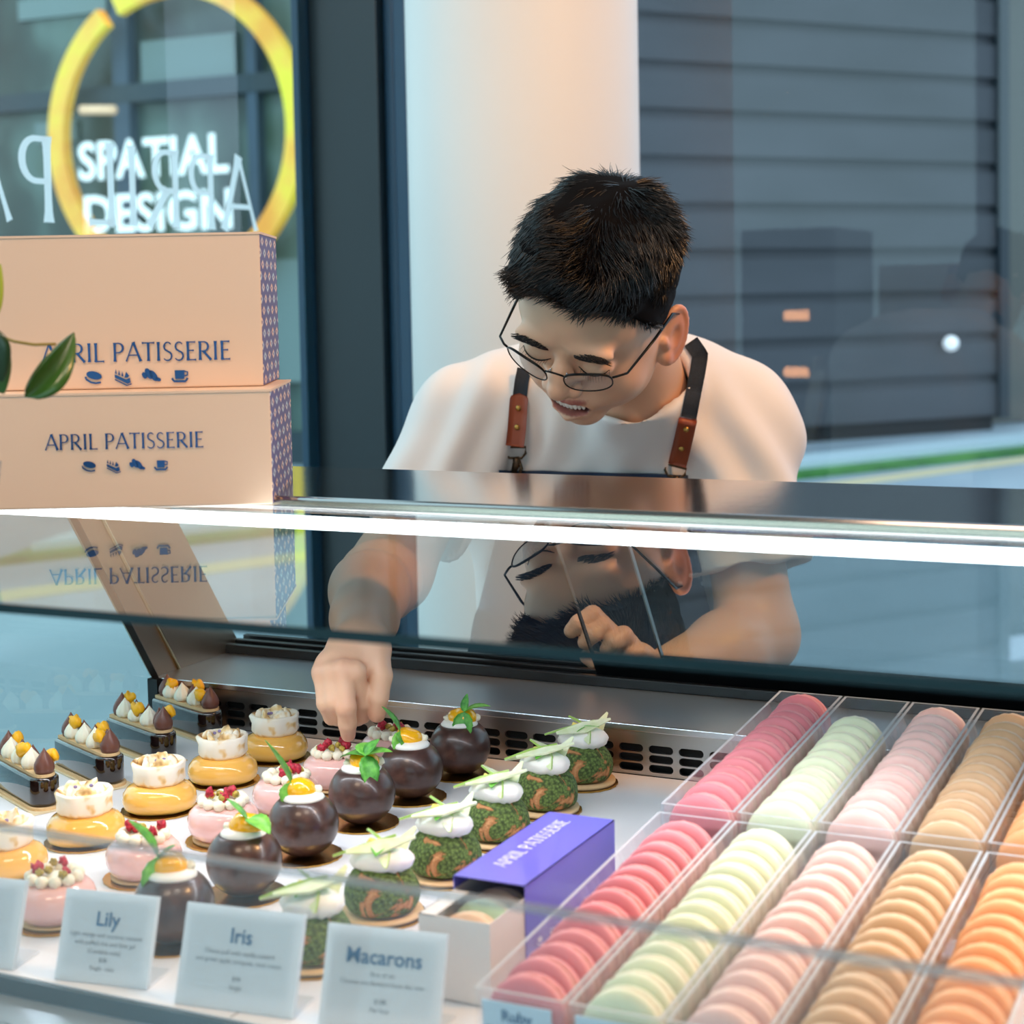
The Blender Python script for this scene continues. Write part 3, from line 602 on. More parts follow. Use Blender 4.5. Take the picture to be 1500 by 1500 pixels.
for i, (x, y) in enumerate([(-.785, 1.345), (-.797, 1.268), (-.794, 1.187), (-.802, 1.108), (-.806, 1.012), (-.806, .914)]):
    pink(x, y, i + 5, 'pink mousse cake with cream dots and raspberry, %s in its row' % YX[i])
for i, (x, y) in enumerate([(-.902, 1.332), (-.902, 1.248), (-.902, 1.156), (-.905, 1.064), (-.908, .975)]):
    yellow(x, y, i + 1, 'yellow mousse cake with toasted meringue crown, %s in its row' % (YX[i] if i < 4 else 'nearest'))
for i, (ax, ay, bx, by) in enumerate([(-1.081, 1.394, -.998, 1.361), (-1.081, 1.315, -.990, 1.276), (-1.081, 1.236, -.984, 1.191), (-1.083, 1.160, -.993, 1.115), (-1.083, 1.075, -.99, 1.030)]):
    a = math.atan2(by - ay, bx - ax); u = Vector((math.cos(a), math.sin(a))); c = Vector((bx, by)) - u * .045 + Vector((-u.y, u.x)) * .004
    bar(c.x, c.y, a, i + 2, 'dark glazed bar cake with mango, %s in the far left row' % (YX[i] if i < 4 else 'nearest'))

# ------------------------------------------------------------------ name cards in clear holders
def card(x0, y0, x1, y1, h, lab, title, lines):
    a = math.atan2(y1 - y0, x1 - x0); w = math.hypot(x1 - x0, y1 - y0); t = thing('name_card', lab, 'name card', ((x0 + x1) / 2, (y0 + y1) / 2, D + .0004), a, 'name cards in clear holders')
    ln = Matrix.Rotation(R_(-19), 4, 'X'); th = .0015
    b = MB(); b.box((-w / 2, -th, 0), (w / 2, 0, h), T=ln); b.box((-w / 2, .0012, 0), (w / 2, .0012 + th, h), T=ln); b.box((-w / 2, 0, 0), (w / 2, .0014, th), T=ln); b.box((-w / 2, 0, 0), (w / 2, .030, th))
    b.m = [0, 1, 1, 1, 1, 1] * 4; b.build('clear_holder', [acry, acry_edge], t)
    ci = .004; b = MB(); b.box((-w / 2 + ci, .0002, .010), (w / 2 - ci * 1.5, .0010, h - .006), T=ln); pc = b.build('printed_card', cards_m, t)
    F_ = ln @ TR((0, -th - .0004, 0), (math.pi / 2, 0, 0))
    text_mesh(title, .0125, F_ @ Matrix.Translation((0, h - .021, 0)), .0002).build('card_title', ink, pc)
    bb = MB()
    for i, s_ in enumerate(lines): q = text_mesh(s_, .0038, F_ @ Matrix.Translation((0, h - .028 - i * .0050, 0))); bb.add(q.v, q.f)
    bb.build('card_text', ink2, pc); return t
card(-.838, .824, -.772, .834, .056, 'name card in clear holder, cut off by the left frame edge', 'Lady', ['Strawberry and yoghurt', 'light mousse, pistachio', 'cream dots'])
card(-.737, .833, -.672, .843, .056, 'name card in clear holder standing before the pink cakes', 'Lily', ['Light mango and coconut mousse', 'with puffed rice and lime gel', '(Contains nuts)', '$58', 'Single  cake'])
card(-.643, .833, -.563, .842, .060, 'name card in clear holder standing before the chocolate spheres', 'Iris', ['Choux puff with vanilla custard', 'and green apple compote, mint cream', '', '$58', 'Single'])
card(-.545, .842, -.470, .853, .058, 'name card in clear holder standing before the white macaron box', 'Macarons', ['Box of six', 'Choose any flavours from the row', '', '$188', 'Per box'])

# ------------------------------------------------------------------ purple sleeve box with macarons
vio = mat('violet_card', '#6f6ad8', rough=.35, coat=.6); vio_t = vio; whitec = mat('white_card', '#e9e1dc', rough=.55)
pb = thing('macaron_box', 'violet sleeve box sliding off a white macaron tray', 'box', (-.485, 1.0, D + .0004))
b = MB(); x0, x1, y0, y1, z1 = -.0255, .0255, -.050, .096, .0605; th = .0006
for lo, hi in (((x0, y0, 0), (x1, y1, th)), ((x0, y0, z1 - th), (x1, y1, z1)), ((x0, y0, 0), (x0 + th, y1, z1)), ((x1 - th, y0, 0), (x1, y1, z1))): b.box(lo, hi)
b.build('sleeve', vio, pb)
wht = mat('white_print', '#e8e6fb', rough=.5)
serif('APRIL PATISSERIE', .0105, TR((-.001, .028, z1 + .0002), (0, 0, math.pi / 2))).build('sleeve_lettering', wht, pb)
b = MB(); xi, yi0, yi1, zi = .0245, -.098, .090, .052
for lo, hi in (((-xi, yi0, .0008), (xi, yi1, .0014)), ((-xi, yi0, .0014), (-xi + th, yi1, zi)), ((xi - th, yi0, .0014), (xi, yi1, zi)), ((-xi + th, yi0, .0014), (xi - th, yi0 + th, zi)), ((-xi + th, yi1 - th, .0014), (xi - th, yi1, zi)), ((-xi + th, yi0 + th, zi - .018), (xi - th, yi0 + .020, zi - .017))): b.box(lo, hi)
b.box((-xi, yi0, zi - .0005), (-xi + .011, -.052, zi)); b.build('inner_tray', whitec, pb)
ic = MB()
def icon(b, k, T):
    E = lambda cx, cy, rx, ry, rot=0, n=18: [(cx + rx * math.cos(2 * math.pi * i / n) * math.cos(rot) - ry * math.sin(2 * math.pi * i / n) * math.sin(rot), cy + rx * math.cos(2 * math.pi * i / n) * math.sin(rot) + ry * math.sin(2 * math.pi * i / n) * math.cos(rot)) for i in range(n)]
    def P(p, z=0): b.add([(x, y, z) for x, y in p], [tuple(range(len(p)))], 0, False, T)
    def band(c, w):
        v = []
        for i, (x, y) in enumerate(c):
            a = c[max(i - 1, 0)]; e = c[min(i + 1, len(c) - 1)]; tx, ty = e[0] - a[0], e[1] - a[1]; L = math.hypot(tx, ty); v += [(x - ty / L * w, y + tx / L * w, 0), (x + ty / L * w, y - tx / L * w, 0)]
        b.add(v, [(2 * i, 2 * i + 1, 2 * i + 3, 2 * i + 2) for i in range(len(c) - 1)], 0, False, T)
    if k == 0: P(E(0, .08, .5, .25, -.25)); band([(-.55, .0), (-.5, -.16), (-.2, -.36), (.1, -.42), (.42, -.36)], .06)
    if k == 1:
        P([(-.5, .12), (.2, -.22), (.45, -.12), (.5, -.42), (.3, -.5), (-.5, -.08)]); band([(-.5, -.2), (.25, -.6), (.55, -.5)], .04)
        for x, y, h in ((-.42, .18, .28), (-.22, .1, .3), (-.02, .02, .3)): P([(x - .07, y), (x + .07, y - .05), (x, y + h)])
        P([(.1, -.1), (.22, .28), (.42, .0), (.3, -.1)])
    if k == 2: P(E(-.42, .02, .15, .22, .5)); P(E(-.15, .12, .2, .38, .5)); P(E(.15, -.02, .2, .4, .6)); P(E(.42, -.25, .2, .12, -.3))
    if k == 3: P([(-.32, .3), (.32, .3), (.28, -.25), (-.28, -.25)]); band([(-.5, -.2), (-.35, -.4), (.35, -.4), (.5, -.2)], .07); band([(.32, .22), (.5, .18), (.48, -.02), (.3, -.06)], .05)
for k in range(4): icon(ic, k, TR((x1 + .0002, -.030 + .019 * k, .0185), (math.pi / 2, 0, math.pi / 2), .0075))
ic.build('sleeve_icons', wht, pb)
for k, (cn, sm, fm, ft, lab) in enumerate([('a', FL[3][1], FL[3][2], FL[3][3], 'peach macaron standing nearest in the white box tray'), ('b', mshell('shell_mint', '#bcd8b8'), FL[1][2], FL[1][3], 'mint green macaron in the white box behind the peach one'), ('c', mshell('shell_choco', '#a98372'), FL[3][2], FL[3][3], 'brown macaron in the white box below the violet sleeve')]):
    if k == 0: sm = mshell('shell_peach', '#f1c9a6')
    m_ = macaron_parts('macaron', sm, fm, ft, lab, 40 + k); m_.location = (-.485 + .001 * k, 1.0 - .078 + .0195 * k, D + .0260 + [0, .002, .003][k]); m_.rotation_euler = (R_(-14), 0, R_(8 - 6 * k)); m_['group'] = 'macarons in the violet box'
    m_.scale = (.95,) * 3
# ------------------------------------------------------------------ patisserie boxes on the glass
boxm = mat('cream_card', '#e3c6ae', rough=.5)
foil = mat('blue_foil', '#1b4a80', rough=.25, metal=.4)
def lattice():
    m = mat('violet_lattice', '#5a4d8c', rough=.45); n = m.node_tree.nodes; l = m.node_tree.links; b = n['Principled BSDF']
    tc = n.new('ShaderNodeTexCoord'); sx = n.new('ShaderNodeSeparateXYZ'); l.new(tc.outputs['Object'], sx.inputs[0])
    def M(op, a, bb=None, c=None):
        q = n.new('ShaderNodeMath'); q.operation = op
        for i, v in enumerate((a, bb, c)):
            if v is None: continue
            if isinstance(v, (int, float)): q.inputs[i].default_value = v
            else: l.new(v, q.inputs[i])
        return q.outputs[0]
    py, pz = .030, .0092
    gy = M('DIVIDE', sx.outputs[1], py); gz = M('DIVIDE', sx.outputs[2], pz); row = M('FLOOR', gz); half = M('MULTIPLY', M('MODULO', M('ABSOLUTE', row), 2), .5)
    fy = M('SUBTRACT', M('FRACT', M('ADD', gy, half)), .5); fz = M('SUBTRACT', M('FRACT', gz), .5)
    d = M('ADD', M('MULTIPLY', M('ABSOLUTE', fy), 1.35), M('ABSOLUTE', fz)); ring = M('MULTIPLY', M('LESS_THAN', d, .42), M('GREATER_THAN', d, .17))
    t = n.new('ShaderNodeTexNoise'); t.inputs['Scale'].default_value = 60; l.new(tc.outputs['Object'], t.inputs['Vector']); r = n.new('ShaderNodeValToRGB'); l.new(t.outputs['Fac'], r.inputs[0])
    e = r.color_ramp.elements; e[0].position = .42; e[0].color = (*lin('#bcd3e0'), 1); e[1].position = .55; e[1].color = (*lin('#efc6a8'), 1)
    mx = n.new('ShaderNodeMix'); mx.data_type = 'RGBA'; l.new(ring, mx.inputs[0]); mx.inputs[6].default_value = (*lin('#4b4382'), 1); l.new(r.outputs[0], mx.inputs[7]); l.new(mx.outputs[2], b.inputs['Base Color'])
    return m
latt = lattice()
def cakebox(xc, yc, z, rot, W, Dp, H, lab, th_, tz, cx, iz, isz, isp):
    """xc,yc: right front bottom corner; local x runs left to right along the front"""
    t = thing('cake_box', lab, 'box', (xc, yc, z), rot); b = MB(); b.box((-W, 0, .0), (0, Dp, H)); b.m = [0, 0, 0, 1, 0, 1]; b.build('carton', [boxm, latt], t, bevel=.0012)
    b = MB(); b.box((-W - .0006, -.0007, H - .0012), (.0006, Dp, H + .0006)); b.build('lid', [boxm], t)
    T = TR((cx, -.0012, tz), (math.pi / 2, 0, 0)); serif('APRIL PATISSERIE', th_, T).build('box_lettering', foil, t)
    b = MB()
    for k in range(4): icon(b, k, TR((cx + isp * (k - 1.5), -.0012, iz), (math.pi / 2, 0, 0), isz))
    b.build('box_icons', foil, t); return t
PH = R_(27.5)
cakebox(-.745, 1.106, G + .0006, PH, .228, .155, .0885, 'lower cream patisserie box lying on the glass case top', .0122, .0455, -.1125, .0330, .0100, .0182)
cakebox(-.775, 1.142, G + .0006 + .0895, PH, .208, .118, .1215, 'taller cream patisserie box stacked on the lower box', .0150, .0215, -.100, .0100, .0125, .0225)
# ------------------------------------------------------------------ leafy plant at the left edge
leafm = mat('thick_leaf', '#3f6b2c', rough=.28, coat=.3, var=.15, vscale=25); leafd = mat('dark_leaf', '#1f3d1c', rough=.3, coat=.3); stemm = mat('yellow_stem', '#8a7a1e', rough=.5); potm = mat('grey_pot', '#8d8f8e', rough=.6)
pc = at(-75, 735, 1.12); pl = thing('leafy_plant', 'plant with thick folded green leaves at the left edge before the boxes', 'plant', (pc[0], pc[1], G + .0006))
po = Vector(pl.location)
b = MB(); b.lathe([(.0001, 0), (.026, 0), (.034, .055), (.031, .055), (.0265, .048), (.0001, .048)], 32); b.build('pot', potm, pl)
def W2(p): return Vector(p) - po
def stem(pts, r=.0011): b = MB(); b.tube([W2(p) for p in pts], r, 8); return b.build('stem', stemm, pl)
base = (pc[0], pc[1], G + .045)
p1_ = at(-30, 480, 1.13); p2_ = at(20, 500, 1.12); p3_ = at(82, 504, 1.12)
stem([base, at(-45, 600, 1.13), p1_, p2_, at(50, 505, 1.115), p3_], .0010)
def leaf_between(a, c, W, m, side, fold=.9, bend=.35):
    """leaf with midrib from a to c; side: direction the blade opens to"""
    a = W2(a); c = W2(c); ax = (c - a); L = ax.length; ax.normalize(); s_ = Vector(side); s_ = (s_ - ax * s_.dot(ax)).normalized(); n_ = ax.cross(s_)
    T = Matrix(((ax.x, n_.x, s_.x, a.x), (ax.y, n_.y, s_.y, a.y), (ax.z, n_.z, s_.z, a.z), (0, 0, 0, 1)))
    leaf(L, W, bend, fold, 14, 0).build('leaf', m, pl, T=T)
rt = Vector(CR); up_ = Vector(CU); tw = -Vector(_fw)
leaf_between(at(36, 581, 1.11), at(119, 487, 1.12), .040, leafm, (up_ * -.35 + tw * .9 + rt * .3), 1.0, .5)
leaf_between(at(-30, 490, 1.10), at(2, 578, 1.10), .030, leafm, tw, .2, .3)
leaf_between(at(-22, 480, 1.09), at(0, 560, 1.09), .026, leafd, tw, .2, .3)
leaf_between(at(-10, 470, 1.12), at(-2, 385, 1.12), .010, mat('yellow_leaf', '#9aa51c', rough=.4), tw, .2, .2)

# ------------------------------------------------------------------ the shop
floorm = ramp_mat('floor_tile', 8, [(.4, '#6a6763'), (.6, '#7a7672')], rough=.35)
white_p = mat('white_paint', '#e9e6e2', rough=.55, bump=.06, bscale=60)
ceil_m = mat('ceiling_paint', '#d8d2ca', rough=.8)
wallm = mat('warm_wall', '#b09a86', rough=.8); fr = mat('dark_frame', '#1c2a31', rough=.35); frb = mat('blue_frame', '#1f4560', rough=.35)
XW, YW = -1.60, 2.63
b = MB(); b.box((XW - .02, -3.4, -.10), (3.2, YW + .1, 0)); struct(b.build('floor', floorm))
b = MB(); b.box((XW - .05, -3.4, 2.95), (3.2, YW + .1, 3.05)); struct(b.build('ceiling', ceil_m))
b = MB(); b.box((3.1, -3.4, 0), (3.2, YW + .1, 2.95)); struct(b.build('wall_right', wallm))

gw = glass('window_glass', tint=(.88, .95, .92))
gw2 = glass('window_glass_rear', tint=(.88, .91, .93))
pA, pB, pC, pD = [ony(x, 300, 2.52) for x in (447, 458, 557, 592)]
wl = bpy.data.objects.new('window_1', None)
b = MB(); b.box((XW, -3.3, .0), (XW + .01, 2.50, 2.95)); w1 = struct(b.build('window_1', gw))
b = MB(); b.box((XW - .02, -3.3, 0), (XW + .03, 2.50, .06)); b.box((XW - .02, -3.3, 2.89), (XW + .03, 2.50, 2.95)); b.box((XW - .02, -3.3, 0), (XW + .03, -3.25, 2.95)); b.build('window_frame', fr, w1)
b = MB(); b.box((pD[0] + .02, YW, 0), (3.1, YW + .01, 2.95)); w2 = struct(b.build('window_2', gw2))
b = MB(); b.box((XW, -3.35, .0), (3.1, -3.34, 2.95)); w3 = struct(b.build('window_3', gw))
b = MB()
for x in (XW, -.1, 1.5, 3.04): b.box((x, -3.38, 0), (x + .06, -3.32, 2.95))
b.build('window_frame', fr, w3)
b = MB(); b.box((pD[0], YW - .02, 0), (3.1, YW + .03, .03)); b.box((pD[0], YW - .02, 2.9), (3.1, YW + .03, 2.95)); b.build('window_frame', fr, w2)
b = MB(); b.box((pB[0], 2.52, 0), (pC[0], 2.66, 2.95)); struct(b.build('trim_1', fr, bevel=.002))
b = MB(); b.box((pA[0], 2.49, 0), (pB[0] - .001, 2.62, 2.95)); struct(b.build('trim_2', frb, bevel=.002))
b = MB(); b.box((pC[0] + .001, 2.54, 0), ((pC[0] * .55 + pD[0] * .45), 2.66, 2.95)); struct(b.build('trim_3', frb, bevel=.003))
b = MB(); b.box(((pC[0] * .55 + pD[0] * .45) + .001, 2.535, 0), (pD[0], 2.66, 2.95)); struct(b.build('trim_4', frb, bevel=.003))
b = MB(); b.lathe([(.0001, 0), (.178, 0), (.178, 2.95), (.0001, 2.95)], 96, smooth=True, T=TR((-1.143, 2.406, 0))); cl = struct(b.build('column', white_p)); 
cl.name = 'trim_5'
for f_ in cl.data.polygons: f_.use_smooth = len(f_.vertices) == 4
# vinyl lettering on the left glass, read from outside
vin = glass('pale_vinyl', white=.96, tl_mix=.85)
TL = Matrix(((0, 0, 1, XW + .0115), (-1, 0, 0, 0), (0, 1, 0, 0), (0, 0, 0, 1)))
def vinyl(text, ytop_at, size, zb):
    # local x of the lettering runs towards -Y, so that it reads right from the street
    b = serif(text, size, Matrix.Identity(4), .10); b.v = [(XW + .0112 + z, ytop_at - x, zb + y) for x, y, z in b.v]; return b
eA = onx(378, 333, XW + .011); eP = onx(75, 325, XW + .011)
hL = onx(355, 226, XW + .011)[2] - onx(355, 333, XW + .011)[2]
print('HL', hL)
bb = serif('APRIL PATISSERIE', hL, Matrix.Identity(4), .13); mn = min(p[0] for p in bb.v); split_x = None
zb_ = (eA[2] + eP[2]) / 2 - .004
bb.v = [(XW + .0112 + z, eA[1] - (x - mn), zb_ + y) for x, y, z in bb.v]
vo = thing('window_lettering', 'pale vinyl shop name lettering seen mirrored on the left window glass', 'lettering')
ys = sorted(set(round(p[1], 5) for p in bb.v), reverse=True); gap = max(((ys[i] - ys[i + 1]), i) for i in range(len(ys) - 1))[1]; ycut = (ys[gap] + ys[gap + 1]) / 2
for side in (0, 1):
    wb = MB(); wb.add(bb.v, [f_ for f_ in bb.f if (bb.v[f_[0]][1] > ycut) == (side == 0)]); used = sorted({i for f_ in wb.f for i in f_}); mpx = {i: n for n, i in enumerate(used)}; w_ = MB(); w_.add([wb.v[i] for i in used], [tuple(mpx[i] for i in f_) for f_ in wb.f]); w_.build('word', vin, vo)
# interior lamps whose mirror image hangs in the rear pane
lampm = mat('warm_lamp_glass', '#ffd9ae', emit='#ffb073', es=14); brass = mat('lamp_body', '#3a3430', rough=.4, metal=.6)
YC = .42; q0 = ony(1085, 400, 2 * YW - YC); q1 = ony(1222, 400, 2 * YW - YC); qt = ony(1150, 335, 2 * YW - YC)[2]
b = MB(); b.box((q0[0], YC - .45, 0), (q1[0], YC - .005, qt)); ob = b.build('tall_cabinet', fr, bevel=.004); tag(ob, 'tall dark cabinet beside the viewer, mirrored in the rear window pane', 'cabinet')
for k, (px, py) in enumerate(((1166, 462), (1166, 545))):
    q = ony(px, py, 2 * YW - YC - .02); t = thing('wall_lamp', 'small warm lamp mirrored in the rear pane, %s of the pair' % ('upper', 'lower')[k], 'wall lamp', (q[0], YC - .004, q[2]), 0, 'pair of warm lamps')
    b = MB(); b.box((-.045, 0, -.022), (.045, .008, .022)); b.build('back_plate', brass, t); b = MB(); b.box((-.036, .008, -.014), (.036, .030, .014)); b.build('lamp_shade', lampm, t, bevel=.005)

# ------------------------------------------------------------------ street
road = ramp_mat('pale_pavement', .6, [(.35, '#83939a'), (.55, '#98a6ad'), (.7, '#acb9be')], rough=.75, bump=.2, stretch=(1, .35, 1))
b = MB(); b.box((-40, -12, -.16), (30, 45, -.02)); struct(b.build('ground', road))
def strip(pts_top, pts_bot, z0, h, ext=(6, 14)):
    """long strip on the ground between two measured edges"""
    A, B = [Vector(onz(*p, z0)) for p in pts_top]; C_, D_ = [Vector(onz(*p, z0)) for p in pts_bot]
    u = (B - A).normalized(); u2 = (D_ - C_).normalized(); u = (u + u2).normalized()
    P = [A - u * ext[0], A + u * ext[1], C_ + u * ext[1], C_ - u * ext[0]]
    b = MB(); b.prism([(p.x, p.y) for p in P][::-1], z0 - h, z0); return b
grass = ramp_mat('street_grass', 3, [(.35, '#2f6b2a'), (.65, '#4f8f3a')], rough=.9, bump=.5)
ob = strip([(1170, 666), (1500, 633)], [(1170, 680), (1500, 646)], .06, .08).build('kerb', mat('pale_kerb', '#b9cdd0', rough=.7)); struct(ob)
ob = strip([(1170, 681), (1500, 647)], [(1170, 695), (1500, 661)], .02, .04).build('grass_strip', grass); tag(ob, 'strip of short green grass along the kerb outside', 'grass', kind='stuff')
ob = strip([(1170, 712), (1500, 667)], [(1170, 722), (1500, 679)], -.015, .01, (9, 14)).build('road_line', mat('yellow_line', '#d8c79a', rough=.7)); struct(ob)
# plank wall
slate = ramp_mat('slate_planks', 1.2, [(.35, '#3a3d40'), (.65, '#4a4c50')], rough=.55, stretch=(.3, .3, 1))
A = Vector(onz(950, 662, 0)); B = Vector(onz(1460, 627, 0)); u = (B - A).normalized(); nrm = Vector((-u.y, u.x, 0))
L0, L1 = -1.6, (B - A).length
Tw = Matrix(((u.x, nrm.x, 0, A.x), (u.y, nrm.y, 0, A.y), (0, 0, 1, 0), (0, 0, 0, 1)))
b = MB(); pitch = .4056; z = .14
while z < 8.5:
    b.box((L0, 0, z), (L1, .3, z + pitch - .10), T=Tw); b.box((L0, .05, z + pitch - .10), (L1, .3, z + pitch), T=Tw); b.box((L0, -.012, z - .008), (L1, .02, z + .008), T=Tw); z += pitch
ob = b.build('plank_wall', slate); tag(ob, 'long slate grey wall of wide horizontal planks across the street', 'wall')
b = MB(); b.box((L0, .06, -.02), (L1, .3, .14), T=Tw); b.build('dark_footing', dark, ob)
b = MB(); b.box((L1, -.05, .10), (L1 + .12, .3, 8.5), T=Tw); b.build('end_post', fr, ob)
olive = mat('olive_panel', '#5f5f57', rough=.6)
b = MB(); b.box((L1 + .14, .5, 0), (L1 + 4, .7, 8.5), T=Tw); o2 = b.build('recessed_wall', olive); tag(o2, 'olive grey recessed wall beyond the plank wall at the right edge', 'wall')
b = MB(); b.box((L1 + .14, .3, 4.6), (L1 + 4, .5, 4.85), T=Tw); b.box((L1 + .14, .3, 5.2), (L1 + 4, .5, 5.4), T=Tw); b.build('pale_band', alu, o2)
g_ = at(1393, 503, 1); v_ = Vector(ray(1393, 503)); tt = (A - Vector(CAM)).dot(nrm) / v_.dot(nrm); gp = Vector(CAM) + v_ * (tt - .15)
t = thing('globe_lamp', 'small white globe lamp on the slate plank wall', 'wall lamp', gp); b = MB(); b.ball((0, 0, 0), .072, 20, 14); b.build('globe', mat('globe_glass', '#e8eef0', emit='#e8f2f4', es=.7), t); b = MB(); b.tube([(0, 0, 0), tuple(nrm * .15)], .02, 8); b.build('bracket', fr, t)
# glazed facade across the street with ring sign
fp = at(255, 195, 15.0); YF = fp[1]
tealg = ramp_mat('facade_glass', .8, [(.30, '#1d2826'), (.45, '#3a4d48'), (.55, '#637b74'), (.66, '#465c48'), (.78, '#262f28')], rough=.3, detail=3, stretch=(1.2, 1, .8))
X0f, X1f = -16.0, ony(640, 300, YF)[0]
b = MB(); b.box((X0f, YF + .1, -.02), (X1f, YF + .5, 9)); fc = b.build('shop_facade', tealg); tag(fc, 'glazed teal facade across the street behind the ring sign', 'building')
mulm = mat('facade_mullion', '#43576a', rough=.5); muld = mat('facade_mullion_dark', '#2f4049', rough=.5)
b = MB()
for px, w_, in ((181, .17), (-120, .17), (372, .10), (520, .17)):
    q = ony(px, 200, YF)[0]; b.box((q - w_ / 2, YF - .02, 0), (q + w_ / 2, YF + .1, 9))
b.build('mullion', mulm, fc); b = MB()
zq = ony(255, 133, YF)[2]; b.box((X0f, YF - .03, zq - .07), (X1f, YF + .1, zq + .09)); zq2 = ony(255, 640, YF)[2]; b.box((X0f, YF - .05, -.02), (X1f, YF + .1, max(.25, zq2))); b.build('transom', muld, fc)
b = MB()
for px0, py0, px1, py1 in ((20, 0, 150, 15), (200, 60, 340, 120), (45, 180, 105, 205), (396, 380, 446, 560)):
    a = ony(px0, py0, YF); c = ony(px1, py1, YF); b.box((a[0], YF + .05, c[2]), (c[0], YF + .098, a[2]))
b.build('pale_panel', mat('facade_pale', '#7d9190', rough=.5), fc)
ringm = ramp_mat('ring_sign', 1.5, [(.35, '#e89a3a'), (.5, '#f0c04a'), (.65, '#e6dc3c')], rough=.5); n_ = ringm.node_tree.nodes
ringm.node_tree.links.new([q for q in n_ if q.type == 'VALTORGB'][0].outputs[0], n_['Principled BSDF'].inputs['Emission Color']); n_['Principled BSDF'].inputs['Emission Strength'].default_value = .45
rc = ony(255, 196, YF - .2); rxy = (ony(430, 196, YF - .2)[0] - ony(81, 196, YF - .2)[0]) / 2; rz_ = rxy
t = thing('ring_sign', 'large yellow ring sign with white lettering on the facade', 'sign', tuple(rc)); b = MB(); v = []; f = []; n = 96
for i in range(n):
    a = 2 * math.pi * i / n
    for r_ in (rxy * .93, rxy * 1.07):
        for y_ in (-.05, .05): v.append((r_ * math.cos(a), y_, r_ * math.sin(a)))
for i in range(n):
    j = (i + 1) % n; a = 4 * i; c = 4 * j
    if abs(math.degrees(math.atan2(math.sin(2 * math.pi * i / n), math.cos(2 * math.pi * i / n))) - 118) < 2.5: continue
    f += [(a, c, c + 2, a + 2), (a + 1, a + 3, c + 3, c + 1), (a, a + 1, c + 1, c), (a + 2, c + 2, c + 3, a + 3)]
b.add(v, f); b.build('ring', ringm, t)
snm = mat('white_neon', '#eef6fa', emit='#e9f4fa', es=.75)
for s_, ya, yb, xa, xb in (('SPATIAL', 200, 257, 113, 333), ('DESIGN', 280, 337, 122, 338)):
    c = ony((xa + xb) / 2, yb, YF - .25) - rc; wd = ony(xb, yb, YF - .25)[0] - ony(xa, yb, YF - .25)[0]; q = text_mesh(s_, 1.0, Matrix.Identity(4), .025); xs_ = [p[0] for p in q.v]; ys_ = [p[1] for p in q.v]
    hh = ony(200, ya, YF - .25)[2] - ony(200, yb, YF - .25)[2]; kx = wd / (max(xs_) - min(xs_)); ky = hh / .73; v = [(c[0] + (p[0] - (max(xs_) + min(xs_)) / 2) * kx, -.05, c[2] + p[1] * ky) for p in q.v]
    nb = MB(); nb.add(v, q.f); nb.build('sign_lettering', snm, t)
b = MB(); a = ony(119, 161, YF - .3) - rc; c = ony(168, 161, YF - .3) - rc; b.tube([tuple(a), tuple(c)], .04, 8); b.build('sign_bar', mat('peach_neon', '#eec7a4', emit='#f0c8a4', es=.5), t)
# ------------------------------------------------------------------ the pastry cook behind the case
HR = np.array([[0.9622264, -0.1536662, 0.2247377], [0.0618398, -0.6805410, -0.7300958], [-0.2651342, -0.7164152, 0.6453318]])
HT = np.array([-0.6783947, 1.6036079, 1.3576517])
def h2w(p): return HT + HR @ np.array(p, float)
def w2h(p): return HR.T @ (np.array(p, float) - HT)
def hplane(px, py, yc): o = HR.T @ (CAM - HT); v = HR.T @ ray(px, py); return o + v * ((yc - o[1]) / v[1])
man = thing('person', 'smiling person in white t-shirt and glasses bending over the pastry case', 'person', (-1.0, 1.95, 0))
_mi = Matrix.Translation((1.0, -1.95, 0))
def mp(ob): ob.data.transform(_mi); return ob
skin = mat('skin', '#d29c7c', rough=.42, sss=.12, ssc=(1, .35, .2), bump=.06, bscale=500); n_ = skin.node_tree.nodes
at_ = n_.new('ShaderNodeAttribute'); at_.attribute_name = 'tone'; tx_ = n_.new('ShaderNodeTexNoise'); tx_.inputs['Scale'].default_value = 35; mm_ = n_.new('ShaderNodeMix'); mm_.data_type = 'RGBA'; mm_.blend_type = 'MULTIPLY'; mm_.inputs[0].default_value = .25
skin.node_tree.links.new(at_.outputs['Color'], mm_.inputs[6]); skin.node_tree.links.new(tx_.outputs['Color'], mm_.inputs[7]); skin.node_tree.links.new(at_.outputs['Color'], n_['Principled BSDF'].inputs['Base Color'])
# --- head (local frame: x his left, y forward, z up)
hd = Field((-.10, -.125, -.16), (.10, .135, .165), .0019)
hd.ell((0, -.012, .060), (.0740, .084, .081)); hd.ell((0, .034, .052), (.0650, .052, .054), .012); hd.ell((0, .024, .004), (.0700, .060, .060), .014)
hd.ell((0, .028, -.036), (.0630, .054, .046), .018); hd.ell((0, .0640, -.0740), (.0230, .0190, .0170), .018)
for s in (-1, 1):
    hd.ell((s * .0400, .0560, -.012), (.0250, .0230, .0260), .014); hd.ell((s * .030, .080, .049), (.022, .009, .009), .012)
    hd.ell((s * .0310, .1010, .0265), (.0200, .0155, .0110), .010, 's'); hd.ell((s * .0305, .0745, .0245), (.0175, .0130, .0120), .005)
    hd.cap((s * .012, .0945, .0160), (s * .020, .085, .012), .003, .003, .01)
    hd.ell((s * .0300, .0735, -.024), (.012, .011, .013), .012)
hd.chain([(0, .083, .036), (0, .0945, .0205), (0, .1030, .0085)], [.0070, .0080, .0105], .009)
hd.ell((0, .1045, .0040), (.0105, .0100, .0085), .005)
for s in (-1, 1):
    hd.ell((s * .0130, .0955, .0015), (.0085, .0100, .0075), .005); hd.ell((s * .0062, .1020, -.0055), (.0036, .0042, .0030), .003, 's')
